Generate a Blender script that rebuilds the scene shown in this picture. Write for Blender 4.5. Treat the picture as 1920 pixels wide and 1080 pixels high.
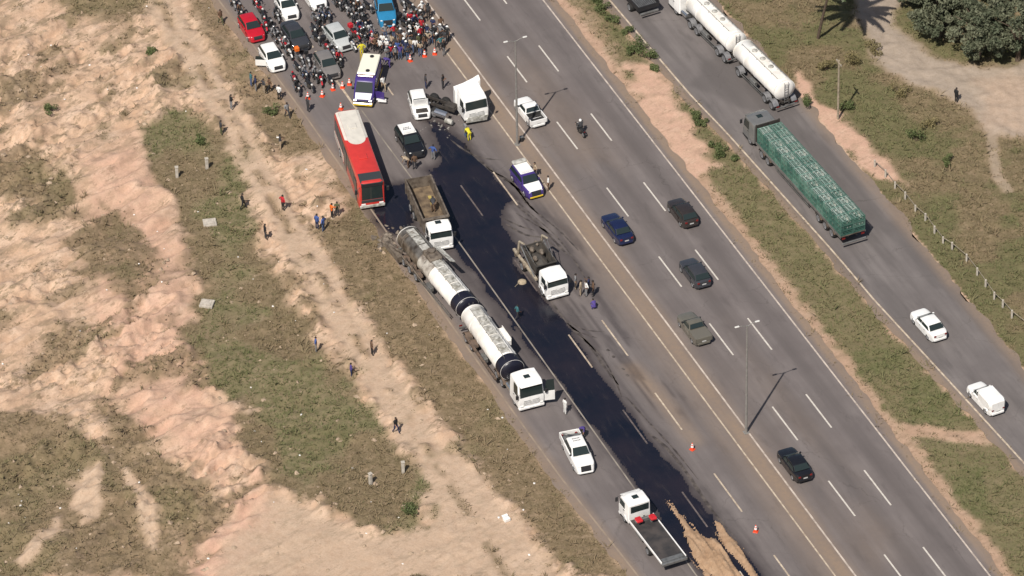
import bpy, bmesh, math, random
import numpy as np
from mathutils import Vector, Matrix
random.seed(7); RNG = np.random.default_rng(7)
R = math.radians
scene = bpy.context.scene
col = scene.collection
for o in list(bpy.data.objects): bpy.data.objects.remove(o)

# ------------------------------------------------------------------ camera
FPX, PITCH, ROLL, DIST = 10907.0, R(37.0), -0.02052, 531.67
FW = Vector((0, math.cos(PITCH), -math.sin(PITCH)))
UP0 = Vector((0, math.sin(PITCH), math.cos(PITCH)))
RT0 = Vector((1, 0, 0))
CRT = RT0 * math.cos(ROLL) + UP0 * math.sin(ROLL)
CUP = -RT0 * math.sin(ROLL) + UP0 * math.cos(ROLL)
CPOS = -FW * DIST
cam_d = bpy.data.cameras.new('camera'); cam = bpy.data.objects.new('camera', cam_d); col.objects.link(cam)
cam_d.sensor_width = 36.0; cam_d.lens = FPX * 36.0 / 1920.0
cam_d.clip_start = 5.0; cam_d.clip_end = 12000.0
cam.matrix_world = Matrix(((CRT.x, CUP.x, -FW.x, CPOS.x), (CRT.y, CUP.y, -FW.y, CPOS.y), (CRT.z, CUP.z, -FW.z, CPOS.z), (0, 0, 0, 1)))
scene.camera = cam

# ------------------------------------------------------------------ sky, sun, exposure
SUN_AZ, SUN_EL = R(66.0 + 180.0), R(52.0)          # direction TO the sun (shadows fall towards azimuth 66)
TO_SUN = Vector((math.cos(SUN_AZ) * math.cos(SUN_EL), math.sin(SUN_AZ) * math.cos(SUN_EL), math.sin(SUN_EL)))
world = bpy.data.worlds.new('World'); scene.world = world; world.use_nodes = True
wn = world.node_tree.nodes; wl = world.node_tree.links
sky = wn.new('ShaderNodeTexSky'); sky.sky_type = 'NISHITA'; sky.sun_disc = False
sky.sun_elevation = SUN_EL; sky.sun_rotation = math.atan2(TO_SUN.x, TO_SUN.y)
sky.air_density = 1.0; sky.dust_density = 2.0
bg = wn['Background']; bg.inputs['Strength'].default_value = 0.065
wl.new(sky.outputs[0], bg.inputs['Color'])
sun_d = bpy.data.lights.new('sun', 'SUN'); sun_d.energy = 4.7; sun_d.angle = R(0.5); sun_d.color = (1.0, 0.94, 0.86)
sun = bpy.data.objects.new('sun', sun_d); col.objects.link(sun)
sun.rotation_euler = TO_SUN.to_track_quat('Z', 'Y').to_euler(); sun.location = (0, 0, 200)
vs = scene.view_settings
vs.view_transform = 'Standard'; vs.look = 'None'; vs.exposure = 0.05; vs.gamma = 1.0; vs.use_curve_mapping = False
scene.render.engine = 'CYCLES'; scene.render.resolution_x = 1024; scene.render.resolution_y = 576

# ------------------------------------------------------------------ places: photo position -> point of the plain
def at(px, py, z=0.0):
    d = FW + CRT * ((px - 960.0) / FPX) + CUP * (-(py - 540.0) / FPX)
    t = (z - CPOS.z) / d.z
    return CPOS + d * t
def heading(a, b, z=0.0):
    A, B = at(*a, z), at(*b, z)
    return math.atan2(B.y - A.y, B.x - A.x)
TH = R(-67.556)                                     # the way the main road runs
UX, UY = math.cos(TH), math.sin(TH); NX, NY = -UY, UX
def uv(u, v, z=0.0): return Vector((UX * u + NX * v, UY * u + NY * v, z))
def to_uv(p): return (p.x * UX + p.y * UY, p.x * NX + p.y * NY)

# ------------------------------------------------------------------ materials
MATS = {}
def mat(name, rgb, rough=0.6, metal=0.0, var=0.0, scale=4.0, bump=0.0, coat=0.0, dirt=None, spec=0.5):
    if name in MATS: return MATS[name]
    m = bpy.data.materials.new(name); m.use_nodes = True; MATS[name] = m
    nt = m.node_tree; n = nt.nodes; l = nt.links
    b = n['Principled BSDF']
    b.inputs['Base Color'].default_value = (*rgb, 1); b.inputs['Roughness'].default_value = rough
    b.inputs['Metallic'].default_value = metal; b.inputs['Specular IOR Level'].default_value = spec
    if coat: b.inputs['Coat Weight'].default_value = coat; b.inputs['Coat Roughness'].default_value = 0.06
    if var or dirt:
        tc = n.new('ShaderNodeTexCoord'); nz = n.new('ShaderNodeTexNoise')
        nz.inputs['Scale'].default_value = scale; nz.inputs['Detail'].default_value = 5
        l.new(tc.outputs['Object'], nz.inputs['Vector'])
        mx = n.new('ShaderNodeMix'); mx.data_type = 'RGBA'
        cr = n.new('ShaderNodeMapRange'); cr.inputs[1].default_value = 0.38; cr.inputs[2].default_value = 0.66
        l.new(nz.outputs['Fac'], cr.inputs[0]); l.new(cr.outputs[0], mx.inputs['Factor'])
        d = dirt if dirt else tuple(c * (1 - var) for c in rgb)
        mx.inputs['A'].default_value = (*rgb, 1); mx.inputs['B'].default_value = (*d, 1)
        l.new(mx.outputs['Result'], b.inputs['Base Color'])
        if bump:
            bp = n.new('ShaderNodeBump'); bp.inputs['Strength'].default_value = bump; bp.inputs['Distance'].default_value = 0.02
            l.new(nz.outputs['Fac'], bp.inputs['Height']); l.new(bp.outputs[0], b.inputs['Normal'])
    return m
def paint(name, rgb, rough=0.25): return mat('paint_' + name, rgb, rough, 0.0, 0.12, 1.5, 0, 0.6)
GLASS = mat('tinted_glass', (0.022, 0.032, 0.031), 0.05, spec=0.6)
RUBBER = mat('tyre_rubber', (0.022, 0.021, 0.02), 0.85, var=0.3)
RIM = mat('wheel_metal', (0.42, 0.42, 0.43), 0.4, 0.7, var=0.3)
BLACK = mat('black_plastic', (0.02, 0.02, 0.022), 0.55)
CHROME = mat('bright_metal', (0.7, 0.7, 0.7), 0.2, 0.9)
LIGHT = mat('lamp_glass', (0.75, 0.75, 0.72), 0.1, coat=0.5)
TAIL = mat('tail_lamp_red', (0.17, 0.012, 0.01), 0.2, coat=0.5)
PLATE = mat('number_plate', (0.55, 0.55, 0.53), 0.5)
WHITE = paint('white', (0.90, 0.89, 0.86))
STEEL = mat('dull_steel', (0.30, 0.30, 0.29), 0.45, 0.6, var=0.4, scale=2.0)
CHASSIS = mat('grimy_chassis', (0.05, 0.042, 0.036), 0.8, var=0.5, scale=3.0)
DIRTYSTEEL = mat('dirty_steel', (0.20, 0.165, 0.13), 0.7, 0.2, dirt=(0.09, 0.07, 0.055), scale=2.2)

# ------------------------------------------------------------------ mesh helpers
class MB:
    def __init__(s): s.v = []; s.f = []; s.m = []
    def add(s, vs, fs, mi=0):
        o = len(s.v); s.v += [tuple(v) for v in vs]; s.f += [tuple(i + o for i in f) for f in fs]; s.m += [mi] * len(fs); return s
    def box(s, x0, x1, y0, y1, z0, z1, mi=0):
        v = [(x, y, z) for z in (z0, z1) for y in (y0, y1) for x in (x0, x1)]
        return s.add(v, [(0, 2, 3, 1), (4, 5, 7, 6), (0, 1, 5, 4), (2, 6, 7, 3), (0, 4, 6, 2), (1, 3, 7, 5)], mi)
    def bbox(s, x0, x1, y0, y1, z0, z1, b=0.03, mi=0):
        pr = [(x0 + b, z0), (x1 - b, z0), (x1, z0 + b), (x1, z1 - b), (x1 - b, z1), (x0 + b, z1), (x0, z1 - b), (x0, z0 + b)]
        cx, cz = (x0 + x1) / 2, (z0 + z1) / 2
        def ins(k):
            fx = 1 - 2 * k / max(1e-6, x1 - x0); fz = 1 - 2 * k / max(1e-6, z1 - z0)
            return [((x - cx) * fx + cx, (z - cz) * fz + cz) for x, z in pr]
        return s.loft([[(x, y, z) for x, z in q] for y, q in ((y0, ins(b)), (y0 + b, pr), (y1 - b, pr), (y1, ins(b)))], mi)
    def loft(s, rings, mi=0, caps=True, closed=True):
        n = len(rings[0]); vs = [p for r in rings for p in r]; fs = []
        for k in range(len(rings) - 1):
            for i in range(n if closed else n - 1):
                j = (i + 1) % n
                fs.append((k * n + i, (k + 1) * n + i, (k + 1) * n + j, k * n + j))
        if caps: fs.append(tuple(range(n))); fs.append(tuple(reversed(range((len(rings) - 1) * n, len(rings) * n))))
        return s.add(vs, fs, mi)
    def cyl(s, p0, p1, r0, r1=None, n=10, mi=0, caps=True):
        r1 = r0 if r1 is None else r1
        p0 = Vector(p0); p1 = Vector(p1); d = (p1 - p0).normalized()
        a = d.orthogonal().normalized(); b = d.cross(a)
        ring = lambda p, r: [p + (a * math.cos(2 * math.pi * i / n) + b * math.sin(2 * math.pi * i / n)) * r for i in range(n)]
        return s.loft([ring(p1, r1), ring(p0, r0)], mi, caps)
    def tube(s, pts, rs, n=6, mi=0):
        for i in range(len(pts) - 1): s.cyl(pts[i], pts[i + 1], rs[i], rs[i + 1], n, mi)
        return s
    def lathe(s, prof, n=20, sy=1.0, sz=1.0, c=(0, 0, 0), axis='x', mi=0):
        rings = []
        for t, r in prof:
            ring = []
            for i in range(n):
                a = 2 * math.pi * i / n
                p = (t, math.cos(a) * r * sy, math.sin(a) * r * sz)
                if axis == 'y': p = (p[1], t, p[2])
                if axis == 'z': p = (p[1], p[2], t)
                ring.append((p[0] + c[0], p[1] + c[1], p[2] + c[2]))
            rings.append(ring)
        return s.loft(rings[::-1], mi)
    def poly(s, pts, th, nrm, mi=0):              # slab: polygon pushed out by th along nrm
        q = [Vector(p) + Vector(nrm) * th for p in pts]
        return s.loft([[tuple(p) for p in q], [tuple(p) for p in pts]], mi)
    def mesh(s, name, ang=35.0):
        me = bpy.data.meshes.new(name); me.from_pydata([tuple(v) for v in s.v], [], s.f)
        if max(s.m, default=0) > 0: me.polygons.foreach_set('material_index', s.m)
        bm = bmesh.new(); bm.from_mesh(me); bmesh.ops.recalc_face_normals(bm, faces=bm.faces); bm.to_mesh(me); bm.free()
        me.polygons.foreach_set('use_smooth', [True] * len(me.polygons)); me.set_sharp_from_angle(angle=R(ang))
        me.update(); return me
def arr_mesh(name, V, F, smooth=True):               # numpy verts (n,3), faces (m,k)
    V = np.asarray(V, dtype=np.float32); F = np.asarray(F, dtype=np.int32)
    me = bpy.data.meshes.new(name); k = F.shape[1]
    me.vertices.add(len(V)); me.vertices.foreach_set('co', V.ravel())
    me.loops.add(F.size); me.loops.foreach_set('vertex_index', F.ravel())
    me.polygons.add(len(F)); me.polygons.foreach_set('loop_start', np.arange(len(F), dtype=np.int32) * k)
    me.polygons.foreach_set('loop_total', np.full(len(F), k, dtype=np.int32))
    me.polygons.foreach_set('use_smooth', np.full(len(F), smooth))
    me.update(calc_edges=True); me.validate(); return me
def set_attr(me, name, A):
    a = me.color_attributes.new(name, 'FLOAT_COLOR', 'POINT')
    A = np.concatenate([A, np.ones((len(A), 4 - A.shape[1]))], 1) if A.shape[1] < 4 else A
    a.data.foreach_set('color', np.ascontiguousarray(A, dtype=np.float32).ravel())
def obj(name, me, mats=None, parent=None, loc=(0, 0, 0), rot=(0, 0, 0)):
    o = bpy.data.objects.new(name, me); col.objects.link(o)
    o.location = loc; o.rotation_euler = rot
    if parent is not None: o.parent = parent
    if mats is not None and me is not None:
        ms = mats if isinstance(mats, (list, tuple)) else [mats]
        while len(me.materials) < len(ms): me.materials.append(None)
        for i, m in enumerate(ms):
            o.material_slots[i].link = 'OBJECT'; o.material_slots[i].material = m
    return o
def tag(o, label=None, cat=None, group=None, kind=None):
    if label: o['label'] = label
    if cat: o['category'] = cat
    if group: o['group'] = group
    if kind: o['kind'] = kind
    return o
def thing(name, label, cat, loc=(0, 0, 0), rz=0.0, group=None):
    return tag(obj(name, None, None, None, loc, (0, 0, rz)), label, cat, group)

class Proto:                                          # a kind of thing: its parts as shared meshes
    def __init__(s): s.parts = []; s.o = Vector((0, 0, 0)); s.rz = 0.0
    def part(s, name, mb, role, parent=-1, loc=(0, 0, 0), rz=0.0, ang=35.0, label=None):
        me = mb if isinstance(mb, bpy.types.Mesh) else mb.mesh(name, ang)
        l = Vector(loc)
        if parent < 0: l = s.o + Matrix.Rotation(s.rz, 3, 'Z') @ l; rz = rz + s.rz
        s.parts.append((name, me, role, parent, l, rz, label)); return len(s.parts) - 1
def spawn(pr, name, label, cat, loc, rz, roles, group=None):
    t = thing(name, label, cat, loc, rz, group); made = []
    for (n, me, role, par, l, r, lab) in pr.parts:
        mm = role if isinstance(role, bpy.types.Material) else roles.get(role, DEFAULT.get(role))
        o = obj(n, me, mm, t if par < 0 else made[par], l, (0, 0, r)); made.append(o)
        if lab: o['label'] = lab
    return t
DEFAULT = dict(paint=WHITE, glass=GLASS, tyre=RUBBER, rim=RIM, black=BLACK, chrome=CHROME, light=LIGHT, tail=TAIL, plate=PLATE, chassis=CHASSIS, steel=STEEL)

# ------------------------------------------------------------------ numpy noise and masks
def vnoise(x, y, seed=0):
    xi = np.floor(x).astype(np.int64); yi = np.floor(y).astype(np.int64); fx = x - xi; fy = y - yi
    def h(a, b):
        n = (a * 374761393 + b * 668265263 + seed * 974634777) & 0xFFFFFFFF
        n = ((n ^ (n >> 13)) * 1274126177) & 0xFFFFFFFF
        return ((n ^ (n >> 16)) & 0xFFFF) / 65535.0
    sx = fx * fx * (3 - 2 * fx); sy = fy * fy * (3 - 2 * fy)
    return (h(xi, yi) * (1 - sx) + h(xi + 1, yi) * sx) * (1 - sy) + (h(xi, yi + 1) * (1 - sx) + h(xi + 1, yi + 1) * sx) * sy
def fbm(x, y, seed=0, oct=4, g=0.5):
    t = 0; a = 1; s = 0
    for i in range(oct):
        t = t + a * vnoise(x * 2 ** i + 17.3 * i, y * 2 ** i - 9.1 * i, seed + i); s += a; a *= g
    return t / s
def sstep(a, b, x):
    t = np.clip((x - a) / (b - a), 0, 1); return t * t * (3 - 2 * t)
def sdist(X, Y, P):                                   # signed distance to polygon, positive inside
    d = np.full(X.shape, 1e9); ins = np.zeros(X.shape, bool); n = len(P)
    for i in range(n):
        ax, ay = P[i]; bx, by = P[(i + 1) % n]
        ex, ey = bx - ax, by - ay; wx, wy = X - ax, Y - ay
        t = np.clip((wx * ex + wy * ey) / (ex * ex + ey * ey + 1e-9), 0, 1)
        d = np.minimum(d, (wx - ex * t) ** 2 + (wy - ey * t) ** 2)
        c = ((ay > Y) != (by > Y)) & (X < (bx - ax) * (Y - ay) / (by - ay + 1e-12) + ax); ins ^= c
    return np.where(ins, 1, -1) * np.sqrt(d)
def px(pts): return [tuple(at(*p)[:2]) for p in pts]
def mask(X, Y, pts, soft=0.8, warp=1.0, ws=0.6, seed=1):
    d = sdist(X, Y, px(pts)) + (fbm(X * ws, Y * ws, seed) - 0.5) * 2 * warp
    return sstep(-soft, soft, d)
def pline(X, Y, pts):                                 # distance to an open photo polyline
    d = np.full(X.shape, 1e9); P = px(pts)
    for (ax, ay), (bx, by) in zip(P, P[1:]):
        ex, ey = bx - ax, by - ay; wx, wy = X - ax, Y - ay
        t = np.clip((wx * ex + wy * ey) / (ex * ex + ey * ey), 0, 1)
        d = np.minimum(d, (wx - ex * t) ** 2 + (wy - ey * t) ** 2)
    return np.sqrt(d)

# ================================================================== THE SETTING
S_RL, S_A, S_B, S_RR, S_ML, S_L2, S_L1, S_S1 = 10.70, 14.19, 17.68, 21.17, 9.11, 5.51, 1.90, -1.70
LE = [to_uv(at(*p)) for p in ((398, 0), (480, 108), (552, 205), (622, 305), (690, 402), (785, 540), (852, 635), (955, 780), (1047, 907), (1183, 1080))]
LEu = [p[0] for p in LE]; LEv = [p[1] for p in LE]
SLp = [to_uv(at(*p)) for p in ((1143, 0), (1248, 124), (1299, 183), (1360, 246), (1567, 477), (1637, 560), (1780, 715), (1920, 868))]
SRp = [to_uv(at(*p)) for p in ((1345, 0), (1480, 152), (1560, 250), (1640, 345), (1700, 418), (1800, 540), (1870, 625), (1920, 690))]
def interp_ext(u, pts):
    us = np.array([p[0] for p in pts]); v = np.array([p[1] for p in pts])
    r = np.interp(u, us, v)
    s0 = (v[3] - v[0]) / (us[3] - us[0]); s1 = (v[-1] - v[-4]) / (us[-1] - us[-4])
    return np.where(u < us[0], v[0] + s0 * (u - us[0]), np.where(u > us[-1], v[-1] + s1 * (u - us[-1]), r))
def left_edge(u): return np.interp(u, LEu, LEv)
def sl(u): return interp_ext(u, SLp)
def sr(u): return interp_ext(u, SRp)

TRACK = [(296, 0), (372, 120), (432, 215), (470, 300), (520, 390), (575, 480), (640, 590), (700, 690), (760, 780), (830, 890), (900, 1000), (950, 1080)]
def grid_axis(lo, hi, step, far):
    a = np.arange(lo, hi + step / 2, step); ext = []; d = step; x = hi
    while x < far: d *= 1.35; x += d; ext.append(x)
    ext = np.array(ext); return np.concatenate([lo - (ext[::-1] - hi), a, ext])
gx = grid_axis(-54, 54, 0.24, 4000); gy = grid_axis(-46, 52, 0.24, 4000)
GX, GY = np.meshgrid(gx, gy)
U = GX * UX + GY * UY; V = GX * NX + GY * NY
left = sstep(0.2, 0.6, left_edge(U) - V); lz = V < left_edge(U)
rz_ = V > sr(U); mz = (V > S_RR) & (V < sl(U))
def M(p, **k): return mask(GX, GY, p, **k)
grassL = M([(265, 255), (300, 215), (350, 205), (420, 240), (450, 330), (480, 430), (540, 560), (610, 660), (690, 760), (770, 860), (808, 930), (790, 985), (720, 1000), (640, 965), (560, 930), (470, 870), (440, 800), (478, 770), (400, 730), (335, 610), (372, 585), (352, 470), (330, 380), (285, 320)], warp=1.5, soft=0.7)
verge = M([(560, 215), (640, 300), (690, 402), (785, 540), (955, 780), (1047, 907), (1190, 1085), (1085, 1085), (960, 950), (880, 850), (800, 750), (720, 640), (640, 520), (590, 430), (650, 400), (610, 300), (520, 290), (450, 190)], warp=0.9, soft=0.6, seed=3)
vtop = M([(340, -40), (395, -10), (480, 110), (545, 205), (520, 240), (450, 190), (390, 90)], warp=0.8, soft=0.8, seed=4)
blOl = M([(-40, 770), (120, 785), (200, 850), (280, 890), (330, 990), (360, 1090), (-40, 1090)], warp=1.8, soft=0.8, seed=5)
blMid = M([(180, 760), (260, 790), (300, 860), (380, 900), (430, 960), (360, 1040), (300, 960), (220, 880)], warp=1.2, soft=0.7, seed=6)
ulOl = M([(-20, 300), (60, 290), (130, 335), (150, 375), (60, 390), (-20, 375)], warp=1.5, seed=7)
umOl = M([(130, 470), (200, 385), (260, 415), (300, 490), (250, 560), (150, 505)], warp=2.0, seed=8)
topV = M([(90, -30), (330, -30), (260, 25), (150, 38)], warp=1.2, seed=9)
pinkL = M([(160, 310), (260, 260), (330, 400), (380, 560), (400, 760), (470, 800), (420, 900), (250, 800), (180, 600)], warp=2.5, soft=2.0, seed=10)
pinkB = M([(330, 1040), (420, 970), (480, 890), (530, 960), (420, 1090), (330, 1090)], warp=1.5, soft=1.2, seed=11)
bareB = M([(780, 840), (860, 850), (960, 960), (1060, 1090), (400, 1090), (430, 1010), (520, 930), (600, 965), (700, 1005), (800, 980)], warp=1.0, seed=12)
pale = np.maximum.reduce([M([(20, 1050), (110, 970), (125, 1000), (40, 1065)], warp=0.7, soft=0.4), M([(125, 900), (185, 870), (195, 960), (150, 985)], warp=0.8, soft=0.4, seed=13), M([(235, 880), (300, 960), (288, 1030), (255, 960)], warp=0.8, soft=0.4, seed=14)])
trd = pline(GX, GY, TRACK)
ruts = np.exp(-(trd / .42) ** 2) * sstep(.38, .55, fbm(GX * .5, GY * .5, 22, 3))
track = 1 - sstep(1.0, 2.0, trd + (fbm(GX * .7, GY * .7, 21) - .5) * 1.6)
patch = sstep(0.52, 0.57, fbm((GX * .75 + GY * .66) * .16 + 3, (-GX * .66 + GY * .75) * .34, 31, 5, .62)) * sstep(.40, .56, fbm((GX * .75 + GY * .66) * .09 + 4, (-GX * .66 + GY * .75) * .2, 65, 4, .6))                # vegetated pockets in the eroded ground
field = ((left_edge(U) - V) > 14) & (np.abs(GX) + np.abs(GY) > 130)
bare_strip = M([(530, 290), (610, 285), (640, 370), (600, 420), (540, 390)], warp=0.8, seed=15)
# right side
medg = ((V > S_RR + 1.3) & (V < sl(U) - 0.5)).astype(float) * sstep(0, 1.2, V - S_RR - 1.6 + (fbm(GX * .8, GY * .8, 41) - .5) * 1.6) * sstep(0, .8, sl(U) - .5 - V + (fbm(GX * .8, GY * .8, 42) - .5) * 1.6)
medbare = np.maximum(M([(1165, 120), (1235, 130), (1300, 230), (1350, 310), (1290, 345), (1210, 230)], warp=1.3, seed=43), M([(1030, -30), (1090, -30), (1150, 70), (1190, 150), (1150, 150), (1060, 20)], warp=0.8, seed=44) * .45)
medtrail = M([(1690, 790), (1760, 800), (1850, 810), (1860, 830), (1780, 825), (1690, 815)], warp=0.8, soft=0.4, seed=45)
rpink = M([(1490, 130), (1540, 190), (1610, 240), (1700, 345), (1640, 335), (1560, 262), (1500, 200)], warp=0.9, soft=0.5, seed=46)
rpath = M([(1590, -40), (1690, -40), (1680, 50), (1760, 105), (1840, 128), (1940, 110), (1940, 265), (1860, 250), (1800, 195), (1700, 152), (1640, 115), (1620, 60)], warp=0.9, seed=47)
rpathpink = M([(1830, 150), (1940, 140), (1940, 265), (1850, 240)], warp=1.2, soft=1.5, seed=48)
rtrail = 1 - sstep(0.3, 0.8, pline(GX, GY, [(1855, 220), (1862, 280), (1870, 330), (1890, 355)]))
lush = sstep(0.48, 0.62, fbm(GX * .16 + 9, GY * .16, 51, 3))

green = np.zeros(GX.shape); dry = np.zeros(GX.shape); pink = np.zeros(GX.shape); path = np.zeros(GX.shape)
track = track * (1 - .75 * ruts)
notr = (1 - track)
olive = np.maximum.reduce([blOl, blMid, ulOl, umOl, patch * .85, topV]) * (1 - bareB) * (1 - pale)
gl = np.maximum(grassL, 0) * notr
green = np.where(lz, np.maximum(gl * (0.1 + 0.7 * lush), olive * 0.30 * lush), green)
dry = np.where(lz, np.maximum.reduce([gl * (1 - 0.5 * lush), np.maximum(verge, vtop * .8) * (1 - .75 * bare_strip) * (1 - .7 * track), ruts * .7 * lz, olive * notr * 0.9]), dry)
dry = np.where(field, 0.7, dry)
pink = np.where(lz, np.maximum(pinkL * .8, pinkB), pink)
path = np.where(lz, np.maximum.reduce([track * .8, bareB * .8, pale]), path)
mg = medg * (1 - medbare) * (1 - medtrail)
green = np.where(mz, mg * (0.7 + .3 * lush), green); dry = np.where(mz, np.maximum(mg * .8, (1 - mg) * .35 * (1 - medbare)), dry)
pink = np.where(mz, (1 - mg) * (.7 + .2 * medbare), pink)
rg = (1 - rpink) * (1 - rpath) * (1 - rtrail * .7)
green = np.where(rz_, rg * (.18 + .62 * sstep(.42, .6, fbm(GX * .28, GY * .28, 52, 4))), green); dry = np.where(rz_, rg, dry)
pink = np.where(rz_, np.maximum(rpink, rpathpink * .8), pink); path = np.where(rz_, np.maximum(rpath, rtrail) * .8, path)
# relief
rough = np.clip(sstep(0.5, 4.0, left_edge(U) - V), 0, 1) * np.clip(1 - np.maximum(track, bareB) * .85, .1, 1)
er = 1 - np.clip(np.maximum(grassL, verge), 0, 1) * .75
q1 = GX * .75 + GY * .66; q2 = -GX * .66 + GY * .75          # wash-outs run across the slope
rid = 1 - np.abs(2 * fbm(q1 * .10, q2 * .34, 61, 4, .5) - 1)
roughz = sstep(.46, .58, fbm(q1 * .09 + 4, q2 * .2, 65, 4, .6))                # broken ground between smooth sheets of silt
brk = 1 - np.abs(2 * fbm(q1 * .38, q2 * .95, 66, 4, .55) - 1)
Zl = (rid ** 3 * 1.1 - .5) * er + (brk ** 2 * .9 - .5) * roughz * er * .8 + ((1 - np.abs(2 * fbm(q1 * .8 + 3, q2 * 1.7, 67, 3, .55) - 1)) ** 4 * .45 - .1) * er * (.25 + .75 * roughz) + (fbm(GX * 1.4, GY * 1.4, 62, 3) - .5) * .28 * (.35 + er * roughz) + (fbm(GX * .08, GY * .08, 63, 2) - .5) * 1.2
dr = np.minimum(np.where(mz, np.minimum(V - S_RR - 1.2, sl(U) - .6 - V), 9), np.where(rz_, V - sr(U) - .3, 9))
Zr = np.where(mz | rz_, np.clip(dr, 0, 3) / 3 * ((fbm(GX * .9, GY * .9, 64, 4) - .5) * .4), 0)
near = (np.abs(GX) < 70) & (np.abs(GY) < 62)
GZ = np.where(lz & near, Zl * rough, np.where(near, Zr, 0.0)) - 0.05
far_d = np.maximum(np.abs(GX) - 70, np.abs(GY) - 62)
ny, nx = GX.shape
idx = np.arange(ny * nx).reshape(ny, nx)
F = np.stack([idx[:-1, :-1], idx[:-1, 1:], idx[1:, 1:], idx[1:, :-1]], -1).reshape(-1, 4)
gme = arr_mesh('ground', np.stack([GX, GY, GZ], -1).reshape(-1, 3), F)
set_attr(gme, 'cover2', np.stack([np.where(rz_, np.maximum(rpath * .9, rtrail * .6) * (1 - .5 * rpathpink), 0), green * 0, green * 0], -1).reshape(-1, 3))
set_attr(gme, 'cover', np.stack([green, dry, pink, path], -1).reshape(-1, 4))
def ground_z(x, y):
    i = int(np.clip(np.searchsorted(gx, x) - 1, 0, nx - 2)); j = int(np.clip(np.searchsorted(gy, y) - 1, 0, ny - 2))
    fx = (x - gx[i]) / (gx[i + 1] - gx[i]); fy = (y - gy[j]) / (gy[j + 1] - gy[j])
    return float((GZ[j, i] * (1 - fx) + GZ[j, i + 1] * fx) * (1 - fy) + (GZ[j + 1, i] * (1 - fx) + GZ[j + 1, i + 1] * fx) * fy)

class NT:                                             # small node helper
    def __init__(s, name):
        s.m = bpy.data.materials.new(name); s.m.use_nodes = True; s.n = s.m.node_tree.nodes; s.l = s.m.node_tree.links; s.b = s.n['Principled BSDF']
        s.tc = s.n.new('ShaderNodeTexCoord')
    def noise(s, scale, detail=5, rough=.55, stretch=None, out='Fac'):
        z = s.n.new('ShaderNodeTexNoise'); z.inputs['Scale'].default_value = scale; z.inputs['Detail'].default_value = detail; z.inputs['Roughness'].default_value = rough
        src = s.tc.outputs['Object']
        if stretch:
            mp = s.n.new('ShaderNodeMapping'); mp.vector_type = 'TEXTURE'; mp.inputs['Rotation'].default_value = (0, 0, -stretch[0]); mp.inputs['Scale'].default_value = tuple(1 / q for q in stretch[1])
            s.l.new(src, mp.inputs['Vector']); src = mp.outputs[0]
        s.l.new(src, z.inputs['Vector']); return z.outputs[out]
    def rng(s, src, a, b, c=0., d=1.):
        r = s.n.new('ShaderNodeMapRange'); s.l.new(src, r.inputs[0])
        for i, x in enumerate((a, b, c, d)): r.inputs[i + 1].default_value = x
        return r.outputs[0]
    def mix(s, f, a, b):
        x = s.n.new('ShaderNodeMix'); x.data_type = 'RGBA'
        for k, val in (('Factor', f), ('A', a), ('B', b)):
            if isinstance(val, tuple): x.inputs[k].default_value = (*val, 1)
            elif isinstance(val, (int, float)): x.inputs[k].default_value = val
            else: s.l.new(val, x.inputs[k])
        return x.outputs['Result']
    def math(s, op, a, b):
        x = s.n.new('ShaderNodeMath'); x.operation = op; x.use_clamp = True
        for k, val in ((0, a), (1, b)):
            if isinstance(val, (int, float)): x.inputs[k].default_value = val
            else: s.l.new(val, x.inputs[k])
        return x.outputs[0]
    def attr(s, name):
        a = s.n.new('ShaderNodeAttribute'); a.attribute_name = name
        sp = s.n.new('ShaderNodeSeparateColor'); s.l.new(a.outputs['Color'], sp.inputs[0])
        return sp.outputs[0], sp.outputs[1], sp.outputs[2], a.outputs['Alpha']
    def bump(s, h, strength=.5, dist=.05):
        b = s.n.new('ShaderNodeBump'); b.inputs['Strength'].default_value = strength; b.inputs['Distance'].default_value = dist
        s.l.new(h, b.inputs['Height']); s.l.new(b.outputs[0], s.b.inputs['Normal'])
    def col(s, c, rough=None):
        s.l.new(c, s.b.inputs['Base Color'])
        if rough is not None:
            if isinstance(rough, float): s.b.inputs['Roughness'].default_value = rough
            else: s.l.new(rough, s.b.inputs['Roughness'])
        return s.m
t = NT('eroded_soil_and_dry_grass')
gR, gG, gB, gA = t.attr('cover')
n1 = t.noise(.35, 6); n2 = t.noise(1.6, 6, .65); n3 = t.noise(6.0, 4, .7); n4 = t.noise(.9, 5, .6)
soil = t.mix(t.rng(n1, .35, .65), (.48, .325, .222), (.58, .42, .305))
w1 = t.noise(.55, 6, .68, (R(-41), (.55, 1.5, 1))); w2 = t.noise(1.7, 5, .7, (R(-41), (.5, 1.4, 1)))
soil = t.mix(t.rng(n2, .50, .72, 0, .6), soil, (.29, .20, .135))
soil = t.mix(t.rng(w1, .535, .60, 0, .62), soil, (.25, .19, .125))
soil = t.mix(t.math('MULTIPLY', t.rng(w2, .53, .60, 0, .8), t.rng(n1, .42, .55)), soil, (.185, .14, .085))
soil = t.mix(t.rng(w1, .36, .44, .55, 0), soil, (.62, .46, .345))
soil = t.mix(t.math('MULTIPLY', gB, t.rng(n4, .3, .7, .35, 1.0)), soil, (.55, .345, .255))
soil = t.mix(t.math('MULTIPLY', gA, .85), soil, t.mix(t.rng(n2, .35, .65), (.42, .305, .215), (.52, .395, .29)))
soil = t.mix(t.attr('cover2')[0], soil, t.mix(t.rng(n2, .35, .65), (.30, .25, .20), (.36, .30, .245)))
soil = t.mix(t.rng(n3, .45, .75, 0, .35), soil, (.24, .17, .115))
dryc = t.mix(t.rng(n4, .35, .65), (.125, .096, .054), (.205, .152, .092))
dryc = t.mix(t.rng(n3, .45, .70, 0, .6), dryc, (.27, .205, .13))
greenc = t.mix(t.rng(n2, .35, .65), (.085, .092, .036), (.15, .145, .07))
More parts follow.
